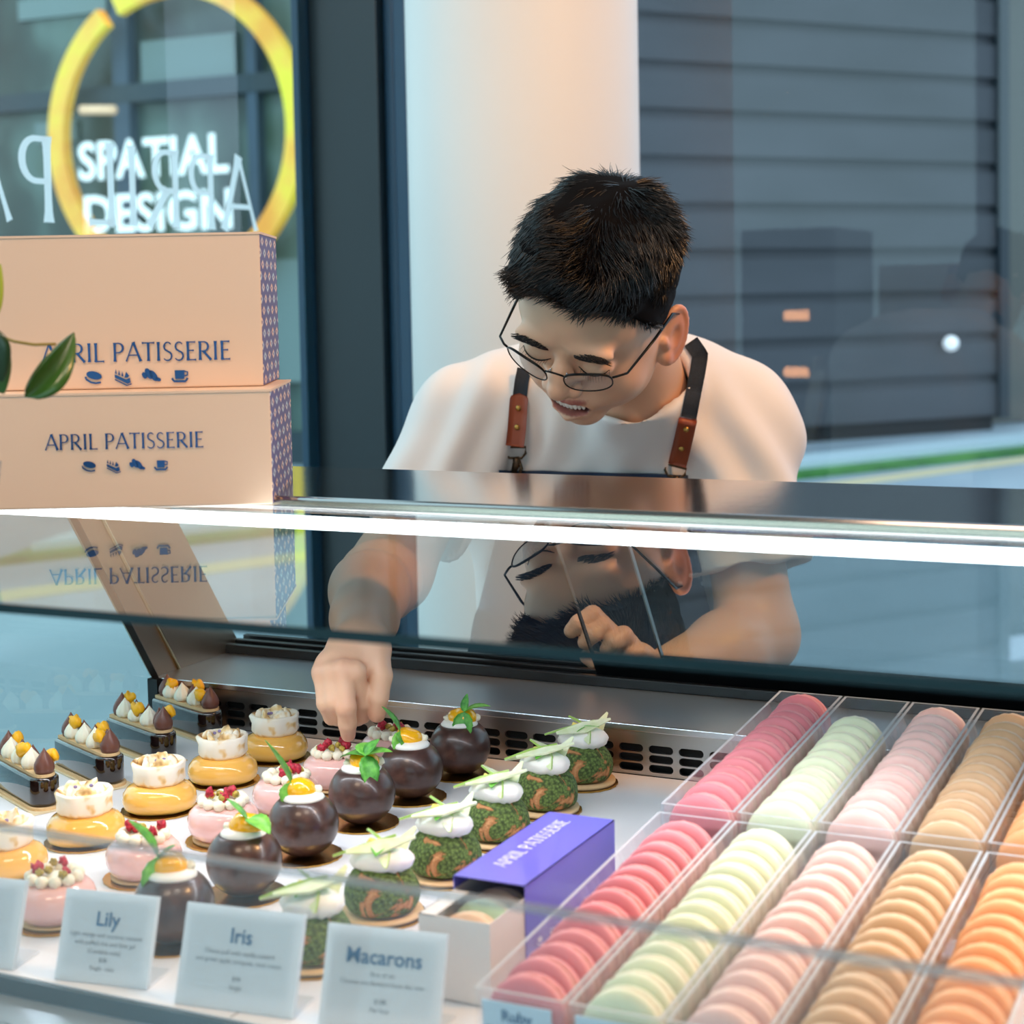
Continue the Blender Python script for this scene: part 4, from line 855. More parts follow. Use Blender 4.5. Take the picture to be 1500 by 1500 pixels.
hd.ell((0, .078, -.036), (.026, .016, .018), .012)
UL = [(-.0280, .0750, -.0270), (-.014, .0865, -.0305), (-.004, .0910, -.0290), (0, .0905, -.0300), (.004, .0910, -.0290), (.016, .0860, -.0280), (.0310, .0735, -.0205)]
LL = [(-.0270, .0745, -.0300), (-.014, .0885, -.0440), (0, .0935, -.0490), (.016, .0885, -.0415), (.0305, .0730, -.0225)]
hd.chain(UL, [.002, .0030, .0034, .0030, .0034, .0030, .002], .003); hd.chain(LL, [.002, .0050, .0060, .0050, .002], .003)
hd.ell((.001, .0930, -.0385), (.0215, .0150, .0074), .003, 's')
hd.ell((0, .0780, -.0600), (.015, .012, .008), .006, 'u')
for s in (-1, 1):
    c = np.array([s * .0715, .000, -.003]); a = np.array([0, -.60, .80]); bb_ = np.array([s * .45, -.80, -.60]); bb_ /= np.linalg.norm(bb_); nn = np.cross(a, bb_) ; nn /= np.linalg.norm(nn)
    hd.ell(c + bb_ * .008, (.0045, .0175, .0285), .006, 'u', rot=np.stack([nn, bb_, a], 1))
    ring = [c + bb_ * (.009 + .0165 * math.sin(R_(t))) + a * (.0285 * math.cos(R_(t))) for t in range(-50, 176, 15)]
    hd.chain(ring, [.0036] * len(ring), .002)
    hd.ell(c + a * -.024 + bb_ * .004, (.0065, .0075, .0085), .005)
    hd.ell(c + bb_ * .006 + np.array([s * .008, 0, 0]), (.0065, .0080, .0125), .003, 's', rot=np.stack([nn, bb_, a], 1))
    ah = [c + bb_ * (.007 + .0095 * math.sin(R_(t))) + a * (.0175 * math.cos(R_(t))) for t in range(20, 150, 18)]; hd.chain(ah, [.0024] * len(ah), .002)
    hd.cap(c + np.array([s * .001, .010, .002]), c + np.array([s * .002, .008, -.006]), .0045, .004, .004)
nb_ = w2h(at(940, 574, 1.87)); hd.cap((.006, -.030, -.030), nb_, .0470, .0500, .020)
V, Fc = hd.nets()
Lp = lambda pts, V: np.min([np.linalg.norm(V - (np.array(pts[i]) + (np.array(pts[i + 1]) - np.array(pts[i])) * t), axis=1) for i in range(len(pts) - 1) for t in (0, .25, .5, .75)], axis=0)
def tones(V, head=True, hue=None):
    base = np.array(lin('#e6b696')); C = np.tile(base, (len(V), 1))
    if head:
        def mixc(C, m, c): return C * (1 - m[:, None]) + np.array(lin(c)) * m[:, None]
        m = np.clip((.0054 - np.minimum(Lp(UL, V), Lp(LL, V))) / .0012, 0, 1) * (V[:, 1] > .0755); C = mixc(C, m * .85, '#a8504c')
        m = np.clip(1 - np.sqrt(((V - [0.001, .086, -.0385]) / [.0205, .0135, .0066]) ** 2 @ np.ones(3)) + .12, 0, 1) * 6; C = mixc(C, np.clip(m, 0, 1) * (V[:, 1] < .0935), '#46161a')
        m = np.exp(-(((V - [0, .104, .004]) / [.016, .012, .014]) ** 2).sum(1)) * .35; C = mixc(C, m, '#c47c62')
        for s in (-1, 1): m = np.exp(-(((V - [s * .045, .06, -.008]) / [.02, .03, .02]) ** 2).sum(1)) * .3; C = mixc(C, m, '#cf8569'); m = np.clip((np.abs(V[:, 0]) - .070) / .01, 0, 1) * .5; C = mixc(C, m, '#d07a55')
        for s in (-1, 1): m = np.exp(-(((V - [s * .0062, .1020, -.0055]) / [.0036, .0045, .003]) ** 2).sum(1)) * .8; C = mixc(C, m, '#5a2a22')
        m = np.clip((V[:, 2] - .085) / .02, 0, 1) * np.clip((.07 - V[:, 1]) / .02, 0, 1); C = mixc(C, m, '#2a1a16')
        rr = np.random.RandomState(3)
        for q in ((.050, .060, .045), (.030, .092, .062), (-.02, .09, -.01), (.055, .05, .01), (.043, .065, -.03)): m = np.exp(-(((V - q) / .0016) ** 2).sum(1)) * .7; C = mixc(C, m, '#6a3428')
    return C
Vh = V @ HR.T + HT; parts_v = [Vh]; parts_f = [Fc]; cols = [tones(V)]; off = len(Vh)
headbvh = BVHTree.FromPolygons([tuple(p) for p in V], [tuple(q) for q in Fc.tolist()])
# --- arms and hands (world frame)
def addfield(fl, extra=None):
    global off
    V, Fc = fl.nets(); parts_v.append(V); parts_f.append(Fc + off); c = tones(V, False)
    if extra is not None: c = extra(V, c)
    cols.append(c); off += len(V)
def bbox(pts, pad): P = np.array(pts); return P.min(0) - pad, P.max(0) + pad
sR, eR, fR, wR = at(672, 628, 1.95), at(572, 838, 1.80), at(541, 866, 1.655), at(532, 930, 1.535)
kn = dict(B=[at(503, 983, 1.488), at(507, 1036, 1.478), at(509, 1060, 1.484), at(510, 1076, 1.490)], A=[at(473, 985, 1.500), at(477, 1030, 1.490), at(486, 1050, 1.505), at(495, 1054, 1.52)],
          A2=[at(487, 984, 1.494), at(490, 1028, 1.484), at(495, 1048, 1.502), at(501, 1050, 1.515)], Cc=[at(520, 984, 1.488), at(531, 1028, 1.500), at(532, 1047, 1.512), at(524, 1054, 1.520)],
          T=[at(551, 950, 1.512), at(558, 990, 1.500), at(554, 1022, 1.497), at(552, 1046, 1.500)])
allp = [sR, eR, fR, wR] + sum(kn.values(), [])
lo, hi = bbox(allp, .06)
fa = Field(lo, hi, .0021)
fa.chain([sR, eR], [.040, .0430], .02); fa.chain([eR, at(556, 852, 1.725), fR, at(534, 905, 1.585), wR], [.0400, .0385, .0355, .0285, .0240], .018)
hx = CR; hz = at(515, 1000, 1.49) - at(525, 930, 1.50); hz /= np.linalg.norm(hz); hy = np.cross(hz, hx); hy /= np.linalg.norm(hy); hx2 = np.cross(hy, hz)
RQ = np.stack([hx2, hy, hz], 1)
fa.ell(at(521, 955, 1.512), (.0270, .0140, .0270), .012, 'u', rot=RQ); fa.ell(at(500, 975, 1.502), (.0235, .0120, .0160), .008, 'u', rot=RQ); fa.ell(at(549, 958, 1.512), (.0120, .0120, .0240), .008, 'u', rot=RQ)
rad = dict(B=[.0095, .0088, .0080, .0066], A=[.0088, .0078, .0072, .0062], A2=[.0092, .0084, .0076, .0064], Cc=[.0086, .0078, .0072, .0062], T=[.0118, .0102, .0092, .0078])
for k_, pts in kn.items():
    g2 = Field(lo, hi, .0021) if False else None
    fa.chain(pts, rad[k_], .0022)
    fa.ell(pts[0], rad[k_][0] * 1.12, .004)
def ruddy(pts):
    def fn(V, c):
        d = np.min([np.linalg.norm(V - p, axis=1) for p in pts], axis=0); m = (np.exp(-(d / .010) ** 2) * .45)[:, None]; return c * (1 - m) + np.array(lin('#d6806a')) * m
    return fn
addfield(fa, ruddy([kn['B'][3], kn['B'][0], kn['A'][0], kn['T'][3], kn['B'][1]]))
sL, eL, wL = at(1068, 650, 1.93), at(1110, 930, 1.90), at(965, 992, 1.775)
hL_ = dict(a=[at(905, 938, 1.752), at(868, 901, 1.728), at(848, 913, 1.722), at(837, 924, 1.725)], b=[at(917, 950, 1.752), at(884, 918, 1.724), at(868, 929, 1.717), at(857, 941, 1.720)],
           c=[at(936, 960, 1.755), at(913, 931, 1.726), at(899, 940, 1.718), at(889, 952, 1.720)], d=[at(955, 974, 1.76), at(937, 955, 1.732), at(925, 960, 1.726), at(916, 968, 1.728)], t=[at(930, 985, 1.757), at(890, 975, 1.735), at(872, 968, 1.727), at(860, 962, 1.726)])
allp = [sL, eL, wL] + sum(hL_.values(), []); lo, hi = bbox(allp, .06); fb = Field(lo, hi, .0024)
fb.chain([sL, eL], [.042, .043], .02); fb.chain([eL, at(1065, 952, 1.850), wL], [.0420, .0400, .0265], .02)
fb.ell(at(930, 968, 1.757), (.024, .024, .020), .012)
for k_, pts in hL_.items(): fb.chain(pts, [.0105, .0098, .0090, .0078] if k_ != 'd' else [.0092, .0084, .0076, .0066], .0022)
addfield(fb, ruddy([hL_['a'][1], hL_['b'][1], hL_['c'][1]]))
body = npmesh('body', np.concatenate(parts_v), np.concatenate(parts_f), skin, man)
ca = body.data.attributes.new('tone', 'FLOAT_COLOR', 'POINT')
if len(body.data.vertices) == off: ca.data.foreach_set('color', np.hstack([np.concatenate(cols), np.ones((off, 1))]).astype(np.float32).ravel())
mp(body)
def h_obj(b, name, m, parent, **k):
    M_ = Matrix([list(HR[i]) + [HT[i]] for i in range(3)] + [[0, 0, 0, 1]]); return b.build(name, m, parent, T=_mi @ M_, **k)
# teeth, lashes, brows
b = MB()
for i in range(8):
    u = (i - 3.5) / 3.5; w_ = .0036 if abs(u) > .4 else .0042; x = u * .0150; y = .0895 - 13 * x * x; b.ball((x * .95 + .001, y + .0014, -.0362 + .08 * x), (w_ * .68, .0016, .0052), 10, 8)
teeth = h_obj(b, 'teeth', mat('teeth', '#f1ebe2', rough=.25), man)
def snap(p, d=(0, 1, 0), off_=.0006):
    o = Vector(p) + Vector(d) * .06; hit = headbvh.ray_cast(o, -Vector(d)); return (hit[0] + hit[1] * off_) if hit[0] else Vector(p)
b = MB()
for s in (-1, 1):
    for x0, x1, zc, zs in ((.0150, .0455, .0245, -.0045),):
        pts = [snap((s * (x0 + (x1 - x0) * t), .06, zc - .0045 * math.sin(math.pi * t) + .0035 * t)) for t in np.linspace(0, 1, 12)]
        b.tube(pts, [.0003 + .0006 * math.sin(math.pi * i / 11) for i in range(12)], 6)
        for i in range(1, 12):
            p = pts[i]; b.tube([p, p + Vector((s * .0012, .0035, -.0010)), p + Vector((s * .0022, .0052, -.0035))], [.00022, .00016, .00006], 4)
h_obj(b, 'eyelashes', mat('lash', '#140e0c', rough=.6), man)
hairm = mat('black_hair', '#0e0b0c', rough=.28, spec=.6); brm = mat('brow_hair', '#1f1512', rough=.6)
b = MB(); rr = random.Random(5)
for s in (-1, 1):
    for i in range(230):
        t = rr.random(); x = s * (.0135 + .0335 * t); wz = .0056 * (1 - .55 * t) * (min(1, t * 6 + .4)); z = .0435 + .0065 * math.sin(t * math.pi * .75) + rr.uniform(-1, 1) * wz; z = z + .0015
        p = snap((x, .06, z), off_=.0004); d = Vector((s * (.0055 + .002 * t), .0008, .0018 - .0040 * t)); b.tube([p, p + d * .5 + Vector((0, .0006, 0)), p + d], [.00032, .00026, .00008], 3)
h_obj(b, 'eyebrows', brm, man)
# --- hair: dark cap plus locks
hc = Field((-.125, -.165, -.09), (.125, .135, .215), .0028)
hc.ell((0, -.014, .062), (.0768, .0868, .0838)); hc.ell((-.010, .018, .104), (.056, .054, .043), .02); hc.ell((.026, .000, .106), (.046, .058, .041), .02); hc.ell((0, -.040, .086), (.068, .050, .048), .02)
hc.ell((-.024, .042, .096), (.034, .030, .025), .015); hc.ell((.030, .044, .094), (.036, .030, .024), .015)
for s in (-1, 1): hc.ell((s * .0500, .020, .046), (.0265, .036, .042), .012)
def cut(X, Y, Z):
    front = (Y - (.058 + .78 * (Z - .085) + .006 * np.sin(X * 90) + .02 * np.abs(X))) * .75
    low = ((-.055 + np.clip(Y + .055, 0, 1) * .72) - Z) * .7
    return np.maximum(front, low) + 0 * X
hc.op(cut, (-.125, -.165, -.09), (.125, .135, .215), 0, 'i', pad=0)
Vc, Fk = hc.nets(); nz = vnoise(Vc, 70, 3) * .004 + vnoise(Vc, 160, 4) * .002
cc = np.array([0, -.02, .06]); dr = Vc - cc; dr /= np.linalg.norm(dr, axis=1)[:, None]; Vc = Vc + dr * nz[:, None]
hair = npmesh('hair', Vc @ HR.T + HT, Fk, mat('hair_base', '#080607', rough=.9, spec=.1), man); mp(hair)
# locks
tri = Vc[Fk]; cen = tri.mean(1); nor = np.cross(tri[:, 2] - tri[:, 0], tri[:, 3] - tri[:, 1]); nor /= np.linalg.norm(nor, axis=1)[:, None] + 1e-12
sel = ((nor * (cen - cc)).sum(1) > .02 * np.linalg.norm(cen - cc, axis=1))
idx = np.where(sel)[0]; pick = RNG.choice(idx, 19000); crown = np.array([.012, -.070, .150])
P0 = cen[pick]; N0 = nor[pick]; rad_ = P0 - crown; rad_ /= np.linalg.norm(rad_, axis=1)[:, None] + 1e-9
tan = rad_ - N0 * (rad_ * N0).sum(1)[:, None]; tan /= np.linalg.norm(tan, axis=1)[:, None] + 1e-9
def vf(P, s, sd): return np.stack([vnoise(P, s, sd), vnoise(P, s, sd + 1), vnoise(P, s, sd + 2)], 1)
wv = vf(P0, 45, 20); topf = np.clip((P0[:, 2] - .07) / .06, 0, 1)[:, None]; frontf = np.clip((P0[:, 1] - .0) / .06, 0, 1)[:, None]
dirv = tan * (1 - .45 * frontf) + N0 * (.20 + .22 * topf) + wv * 1.05 + np.array([-.35, .10, -.05]) * frontf * np.clip((P0[:, :1] + .045) / .03, 0, 1); dirv /= np.linalg.norm(dirv, axis=1)[:, None]
sidef = 1 - topf; Ln = (.012 + .016 * topf[:, 0] - .002 * frontf[:, 0]) * RNG.uniform(.6, 1.25, len(P0)) * np.where(P0[:, 2] < .045, .45, 1)
curl = vf(P0, 60, 40) * .9 + RNG.randn(len(P0), 3) * .22; grav = HR.T @ np.array([0, 0, -1.0])
NS = 6; rows_ = [P0 - N0 * .003]; d_ = dirv.copy(); p_ = rows_[0].copy()
for i in range(1, NS):
    p_ = p_ + d_ * (Ln / (NS - 1))[:, None]; rows_.append(p_.copy()); d_ = d_ + curl * .22 + grav * .03 - N0 * .10; d_ /= np.linalg.norm(d_, axis=1)[:, None]
S_ = np.stack(rows_, 1); rv = np.array([.00055, .0006, .00055, .00045, .0003, .0001])
t0 = dirv; a_ = np.cross(t0, N0 + .01); a_ /= np.linalg.norm(a_, axis=1)[:, None] + 1e-9; b_ = np.cross(t0, a_)
Vs = []; 
for k in range(3):
    g = 2 * math.pi * k / 3; Vs.append(S_ + (a_ * math.cos(g) + b_ * math.sin(g))[:, None, :] * rv[None, :, None])
Vs = np.stack(Vs, 2).reshape(-1, 3); nst = len(P0); base_ = (np.arange(nst) * NS * 3)[:, None, None, None]
I = np.arange(NS - 1)[None, :, None] * 3; K = np.arange(3)[None, None, :]; K2 = (K + 1) % 3; b0 = (np.arange(nst) * NS * 3)[:, None, None]
Q = np.stack([b0 + I + K, b0 + I + K2, b0 + I + 3 + K2, b0 + I + 3 + K], -1).reshape(-1, 4)
loc = npmesh('hair_locks', Vs @ HR.T + HT, Q, hairm, man); mp(loc)
# --- glasses
frame_m = mat('black_wire', '#0d0e10', rough=.3, metal=.6); lens_m = glass('lens', tint=(.93, .96, .98), white=.08)
M_ = None
gl = bpy.data.objects.new('eyeglasses', None); COL.objects.link(gl); gl.parent = man
YG = .1065
def lens_pts(s, n=36):
    cx, cz, rx, rz = s * .0325, .0292, .0232, .0150; P = []
    for i in range(n):
        a = 2 * math.pi * i / n; c_, s_ = math.cos(a), math.sin(a); e = 2 / 2.6
        x = cx + rx * math.copysign(abs(c_) ** e, c_); z = cz + rz * math.copysign(abs(s_) ** e, s_) + .0035 * (abs(x) / .03 - 1); y = YG - 4.2 * x * x - (.0275 - z) * .10; P.append(Vector((x, y, z)))
    return P
for s in (-1, 1):
    P = lens_pts(s); b = MB(); top = [P[i % 36] for i in range(0, 37)]; b.tube(P, [.00075 + .00065 * max(0, math.sin(2 * math.pi * i / 36)) for i in range(36)], 6, closed=True); rim = h_obj(b, 'rim', frame_m, gl)
    b = MB(); c = sum(P, Vector()) / 36; b.add([tuple(c)] + [tuple(p) for p in P], [(0, 1 + i, 1 + (i + 1) % 36) for i in range(36)], 0, True); b.add([tuple(c - Vector((0, .0012, 0)))] + [tuple(p - Vector((0, .0012, 0))) for p in P], [(0, 1 + (i + 1) % 36, 1 + i) for i in range(36)], 0, True); h_obj(b, 'lens', lens_m, gl)
    b = MB(); hx_ = s * .0560; hp = Vector((hx_, YG - 4.2 * .0555 ** 2, .0375)); b.tube([hp, hp + Vector((s * .004, -.001, .002)), Vector((s * .0680, .085, .039))], .0012, 6); ear = Vector((s * .0755, -.010, .022))
    b.tube([Vector((s * .0680, .085, .039)), Vector((s * .0745, .035, .033)), ear, Vector((s * .0770, -.026, .004))], [.0012, .0016, .0018, .0018], 6, flat=.6); h_obj(b, 'temple', frame_m, gl)
    b = MB(); b.tube([(s * .0105, YG - .002, .0285), (s * .0100, YG - .008, .027), (s * .0085, YG - .009, .0255)], .0004, 5); b.ball((s * .0085, YG - .009, .0255), (.0012, .002, .0035), 8, 6); h_obj(b, 'nose_pad', alu, gl)
b = MB(); b.tube([(-.0098, YG - .0004, .0345), (-.004, YG + .0012, .0375), (.004, YG + .0012, .0375), (.0098, YG - .0004, .0345)], .0010, 6); h_obj(b, 'bridge', frame_m, gl)

# --- t-shirt
cloth = mat('white_cotton', '#e9e4e2', rough=.85, bump=.12, bscale=1500)
lo = np.array([-1.32, 1.55, .62]); hi = np.array([-.35, 2.30, 1.46]); ts = Field(lo, hi, .0042)
hr = np.array([math.cos(_yaw), math.sin(_yaw), 0]); hf = np.array([-math.sin(_yaw), math.cos(_yaw), 0]); QQ = np.stack([hr, hf, np.array([0, 0, 1.0])], 1)
ts.ell(at(885, 700, 2.01), (.176, .115, .160), .01, 'u', QQ); ts.ell(at(895, 900, 2.06), (.160, .118, .21), .06, 'u', QQ)
ts.cap(at(708, 632, 1.96), at(1062, 636, 1.945), .0680, .0680, .05); ts.ell(at(915, 650, 1.915), (.090, .045, .050), .05, 'u', QQ); ts.cap(at(858, 572, 1.965), at(990, 566, 1.955), .0560, .0580, .05)
ts.cap(at(770, 590, 1.97), at(700, 625, 1.96), .062, .068, .04); ts.cap(at(1010, 585, 1.96), at(1062, 630, 1.945), .060, .066, .04)
hR0, hR1 = at(696, 640, 1.955), at(612, 765, 1.865); hL0, hL1 = at(1066, 646, 1.945), at(1098, 836, 1.915)
ts.cap(hR0, hR1, .0680, .0610, .04); ts.cap(hL0, hL1, .0700, .0690, .04)
for a, c in ((hR0, hR1), (hL0, hL1)):
    u = (c - a) / np.linalg.norm(c - a)
    def cutf(X, Y, Z, c=c, u=u): return -((X - c[0]) * u[0] + (Y - c[1]) * u[1] + (Z - c[2]) * u[2])
    ts.op(cutf, c - .11, c + .11, .003, 's', pad=0)
    ts.cap(c - u * .015, c + u * .05, .0545, .056, .002, 's')
nb0 = at(940, 574, 1.87); nd = h2w((.004, -.03, -.03)) - nb0; nd /= np.linalg.norm(nd)
ts.cap(nb0 - nd * .03, nb0 + nd * .022, .0650, .0640, .016, 'u'); ts.op(lambda X, Y, Z, c=nb0 + nd * .026, u=nd: -((X - c[0]) * u[0] + (Y - c[1]) * u[1] + (Z - c[2]) * u[2]), nb0 - .09, nb0 + .12, .003, 's', pad=0)
ts.cap(nb0 - nd * .01, nb0 + nd * .16, .0530, .0550, .004, 's')
ts.cap(at(885, 575, 1.83), at(868, 470, 1.72), .018, .08, .02, 's')
V, Fc = ts.nets()
def folds(V):
    o = vnoise(V, 14, 1) * .007 + vnoise(V, 34, 2) * .0042
    # long soft pulls from the arm pits to the chest and down the front
    for (px, py, d, ax, amp, fr_) in ((690, 700, 1.90, (1, -.4), .0060, 62), (1100, 690, 1.90, (.8, .55), .0060, 58), (870, 700, 1.90, (1, .1), .0050, 48)):
        c = at(px, py, d); L = V - c; r = np.linalg.norm(L, axis=1); q = (L @ CR) * ax[0] + (L @ CU) * ax[1]; o += amp * np.sin(q * fr_ * 2 + 2 * vnoise(V, 8, int(px))) * np.exp(-(r / .13) ** 2)
    return o
g_ = np.zeros_like(V); tq = V[Fc]; fn_ = np.cross(tq[:, 2] - tq[:, 0], tq[:, 3] - tq[:, 1])
for k in range(4): np.add.at(g_, Fc[:, k], fn_)
g_ /= np.linalg.norm(g_, axis=1)[:, None] + 1e-12; V = V + g_ * folds(V)[:, None]
shirt = npmesh('t_shirt', V, Fc, cloth, man); sm_ = shirt.modifiers.new('s', 'SMOOTH'); sm_.iterations = 2; sm_.factor = .5
sb = BVHTree.FromPolygons([tuple(p) for p in V], [tuple(q) for q in Fc.tolist()]); mp(shirt)
# collar rib
nbv = Vector(nb0)
b = MB(); ringp = []
for i in range(40):
    a = 2 * math.pi * i / 40; e1 = np.cross(nd, [0, 0, 1.0]); e1 /= np.linalg.norm(e1); e2 = np.cross(nd, e1); dr_ = e1 * math.cos(a) + e2 * math.sin(a)
def pray(px, py, off_=.004):
    v = Vector(ray(px, py)).normalized(); h = sb.ray_cast(Vector(CAM), v); return (h[0] - v * off_, h[1]) if h[0] else (None, None)
def ribbon(pxs, w_px, th=.0022, off_=.003, closed_end=None, seg=6):
    """flat strap laid on the shirt; its centre line and width measured in the view"""
    P = []; 
    for i in range(len(pxs) - 1):
        for j in range(seg): t = j / seg; P.append((pxs[i][0] + (pxs[i + 1][0] - pxs[i][0]) * t, pxs[i][1] + (pxs[i + 1][1] - pxs[i][1]) * t))
    P.append(pxs[-1]); L = []; last = 1.9
    for i, (x, y) in enumerate(P):
        tx = P[min(i + 1, len(P) - 1)][0] - P[max(i - 1, 0)][0]; ty = P[min(i + 1, len(P) - 1)][1] - P[max(i - 1, 0)][1]; l_ = math.hypot(tx, ty); nx, ny = -ty / l_, tx / l_
        k = 1.0
        if closed_end: k = closed_end(i / (len(P) - 1))
        hs = []
        for s in (-1, -.33, .33, 1):
            q, _ = pray(x + nx * w_px / 2 * s * k, y + ny * w_px / 2 * s * k, off_); hs.append(q)
        ds = [(q - Vector(CAM)).dot(Vector(_fw)) for q in hs if q is not None]
        d = min(ds) if ds else last; d = min(max(d, last - .006), last + .006) if i else d; last = d
        L.append([Vector(at(x + nx * w_px / 2 * s * k, y + ny * w_px / 2 * s * k, d)) for s in (-1, -.33, .33, 1)])
    n = len(L); b = MB(); v = [p for r_ in L for p in r_]; bk = Vector(_fw) * th; nv = len(v); v = [tuple(p) for p in v] + [tuple(p + bk) for p in v]
    f = [(4 * i + k, 4 * i + k + 1, 4 * i + k + 5, 4 * i + k + 4) for i in range(n - 1) for k in range(3)]; f2 = [tuple(j + nv for j in q[::-1]) for q in f]
    rim = [4 * i for i in range(n)] + [4 * (n - 1) + k for k in (1, 2)] + [4 * i + 3 for i in range(n - 1, -1, -1)] + [2, 1]
    f3 = [(rim[(i + 1) % len(rim)], rim[i], rim[i] + nv, rim[(i + 1) % len(rim)] + nv) for i in range(len(rim))]
    b.add(v, f + f2 + f3, 0, True); return b, L
denim = mat('dark_denim', '#1d2733', rough=.85, bump=.5, bscale=1400, var=.3, vscale=900); leath = mat('tan_leather', '#8e3f22', rough=.45, bump=.2, bscale=700); brassm = mat('brass_rivet', '#b08a4a', rough=.3, metal=1); bronze = mat('bronze_ring', '#55473a', rough=.35, metal=1)
ap = bpy.data.objects.new('apron', None); COL.objects.link(ap); ap.parent = man
# bib laid over the shirt front
gx = np.linspace(733, 1008, 34); gy = np.linspace(689, 1120, 40); Lp_ = []; 
for j, y in enumerate(gy):
    row = []
    for i, x in enumerate(gx):
        yy = y + (x - 733) * .028 * (1 - (y - 689) / 431); xx = x + (0 if y < 760 else (-1 if x < 870 else 1) * min(60, (y - 760) * .25) * abs(x - 870) / 138); q, _ = pray(xx, yy, .006); row.append(((q - Vector(CAM)).dot(Vector(_fw))) if q is not None else None)
    Lp_.append(row)
b = MB(); v = []
D0 = np.array([[d if (d is not None and d < 2.2) else np.nan for d in r_] for r_ in Lp_], float); D0 = np.where(np.isnan(D0), np.nanmedian(D0), D0)
for _ in range(6):
    D1 = D0.copy(); D1[1:-1, 1:-1] = (D0[:-2, 1:-1] + D0[2:, 1:-1] + D0[1:-1, :-2] + D0[1:-1, 2:]) / 4; D0 = np.minimum(D1, D0)
for j, y in enumerate(gy):
    for i, x in enumerate(gx):
        yy = y + (x - 733) * .028 * (1 - (y - 689) / 431); xx = x + (0 if y < 760 else (-1 if x < 870 else 1) * min(60, (y - 760) * .25) * abs(x - 870) / 138); v.append(tuple(at(xx, yy, D0[j, i])))
nx_ = len(gx); f = [(j * nx_ + i, (j + 1) * nx_ + i, (j + 1) * nx_ + i + 1, j * nx_ + i + 1) for j in range(len(gy) - 1) for i in range(nx_ - 1)]
b.add(v, f, 0, True); bib = b.build('bib', mat('navy_apron', '#1b2f49', rough=.8, bump=.4, bscale=1400), ap, T=_mi); so = bib.modifiers.new('t', 'SOLIDIFY'); so.thickness = .002
rnd = lambda u: 1.0 if u > .12 else math.sqrt(max(0, 1 - ((.12 - u) / .12) ** 2)) * .98 + .02
for side, st, le, rv_, rg in (('r', [(768, 540), (764, 560), (761, 584)], [(761, 576), (759, 600), (757, 630), (754, 654)], [(759, 598), (757, 626)], (755, 662)),
                              ('l', [(1012, 500), (1026, 520), (1022, 545), (1016, 575), (1009, 612)], [(1010, 606), (1004, 632), (998, 658), (992, 682)], [(1005, 629), (998, 657)], (989, 690))):
    b, _ = ribbon(st, 23 if side == 'l' else 21); b.build('strap', denim, ap, T=_mi)
    b, LL_ = ribbon(le, 27, .0026, .0055, rnd); b.build('leather_patch', leath, ap, T=_mi)
    for (x, y) in rv_:
        rw = min(LL_, key=lambda r_: (Vector(r_[1]) - Vector(at(x, y, (r_[1] - Vector(CAM)).dot(Vector(_fw))))).length); q = at(x, y, (rw[1] - Vector(CAM)).dot(Vector(_fw)) - .0008); b = MB(); b.ball(tuple(q), (.0033, .0020, .0033), 12, 8, T=None); b.build('rivet', brassm, ap, T=_mi)
    x, y = rg; q, _ = pray(x, y, .008); d = (q - Vector(CAM)).dot(Vector(_fw)); pp = [(-15, -7), (15, -7), (15, 2), (9, 9), (-9, 9), (-15, 2)]; tl = .25 if side == 'l' else 0
    pts = [at(x + a * math.cos(tl) - c * math.sin(tl), y + a * math.sin(tl) + c * math.cos(tl), d) for a, c in pp]; b = MB(); b.tube(pts, .0014, 6, closed=True); b.build('ring', bronze, ap, T=_mi)
    b = MB(); b.tube([at(x + 1, y + 7, d), at(x + 2, y + 15, d), at(x - 4, y + 34, d + .004)], [.0035, .0045, .003], 8); b.tube([at(x + 5, y + 12, d), at(x + 9, y + 24, d), at(x + 4, y + 38, d + .004)], [.002, .002, .002], 6); b.build('snap_hook', bronze, ap, T=_mi)
# trousers and shoes, hidden behind the case
tr2 = Field((-1.35, 1.75, -.0), (-.45, 2.35, .92), .012); hp_ = at(895, 960, 2.10); hpz = np.array([hp_[0], hp_[1], .80])
tr2.ell(hpz, (.165, .120, .13), .04, 'u', QQ)
for s in (-1, 1): tr2.chain([hpz + hr * s * .085 + np.array([0, 0, -.05]), hpz + hr * s * .10 + np.array([0, 0, -.36]), hpz + hr * s * .11 + hf * .02 + np.array([0, 0, -.72])], [.088, .066, .052], .03)
V, Fc = tr2.nets(); mp(npmesh('trousers', V, Fc, mat('dark_trousers', '#20242b', rough=.85), man))
for s in (-1, 1):
    c = hpz + hr * s * .11 - hf * .02; sf = Field((c[0] - .2, c[1] - .2, .0), (c[0] + .2, c[1] + .2, .14), .008); sf.ell((c[0] - hf[0] * .05, c[1] - hf[1] * .05, .035), (.048, .125, .034), .01, 'u', QQ); sf.cap((c[0], c[1], .04), (c[0], c[1], .10), .045, .045, .02)
    V, Fc = sf.nets(); mp(npmesh('shoe', V, Fc, mat('black_shoe', '#141414', rough=.5) if 'black_shoe' not in bpy.data.materials else bpy.data.materials['black_shoe'], man))
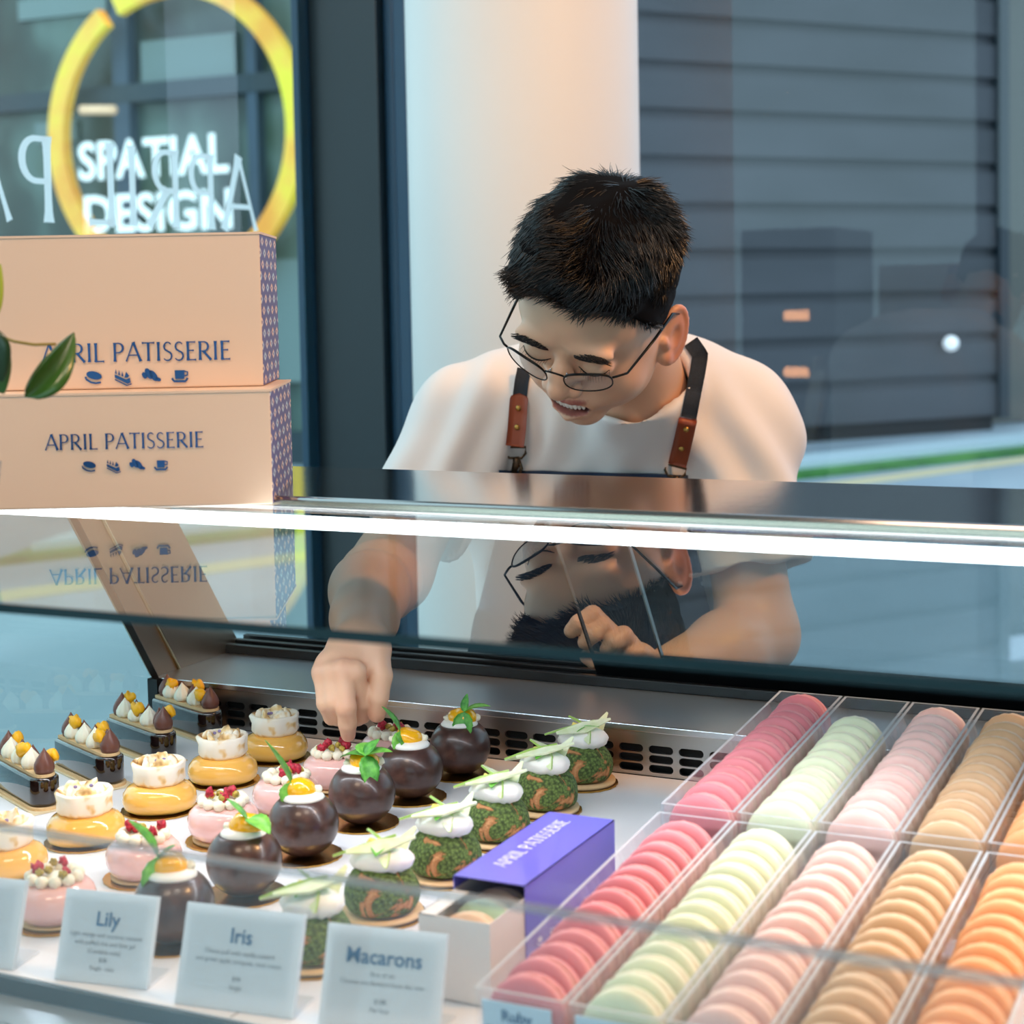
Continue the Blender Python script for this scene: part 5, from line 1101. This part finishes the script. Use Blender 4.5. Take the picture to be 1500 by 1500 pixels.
# ------------------------------------------------------------------ light
EXPO = 0.12
w = bpy.data.worlds.new('World'); SC.world = w; w.use_nodes = True; bg = w.node_tree.nodes['Background']; bg.inputs[0].default_value = (*lin('#c3dcef'), 1); bg.inputs[1].default_value = 2.3
def area(name, loc, target, size, power, col, sy=None):
    l = bpy.data.lights.new(name, 'AREA'); l.energy = power; l.color = lin(col); l.size = size
    if sy: l.shape = 'RECTANGLE'; l.size_y = sy
    o = bpy.data.objects.new(name, l); COL.objects.link(o); o.location = loc; d = Vector(target) - Vector(loc); o.rotation_euler = d.to_track_quat('-Z', 'Y').to_euler(); return o
area('ceiling_lamp_warm', (.9, 1.3, 2.85), (-.7, 1.8, 1.1), .35, 34, '#ffbc7c')
area('ceiling_lamp_front', (-.5, -.2, 2.85), (-.6, 1.5, 1.0), .6, 15, '#ffd9bb')
area('ceiling_lamp_case', (.2, .4, 2.85), (-.3, 1.0, 1.0), .5, 9, '#ffe6d2')

area('case_light', ((XL + XR) / 2, 1.092, G - .022), ((XL + XR) / 2, 1.02, .95), XR - XL - .1, 2.2, '#eef5ff', .012)
# ------------------------------------------------------------------ camera and film
cam = bpy.data.cameras.new('camera'); co = bpy.data.objects.new('camera', cam); COL.objects.link(co)
cam.sensor_width = 36; cam.sensor_fit = 'HORIZONTAL'; cam.lens = F / 1500 * 36
cam.shift_x = (750 - CXY[0]) / 1500; cam.shift_y = (CXY[1] - 750) / 1500
Mx = Matrix(((CR[0], CU[0], -_fw[0], 0), (CR[1], CU[1], -_fw[1], 0), (CR[2], CU[2], -_fw[2], CAM[2]), (0, 0, 0, 1))); co.matrix_world = Mx
cam.clip_start = .02; cam.clip_end = 200
cam.dof.use_dof = True; cam.dof.focus_distance = 1.55; cam.dof.aperture_fstop = 8.0
SC.camera = co
SC.view_settings.view_transform = 'Standard'; SC.view_settings.look = 'None'; SC.view_settings.gamma = 1; SC.view_settings.use_curve_mapping = False
SC.view_settings.exposure = EXPO
SC.cycles.max_bounces = 10; SC.cycles.transparent_max_bounces = 24; SC.cycles.caustics_reflective = False; SC.cycles.caustics_refractive = False
SC.cycles.use_denoising = True; SC.cycles.sample_clamp_indirect = 6
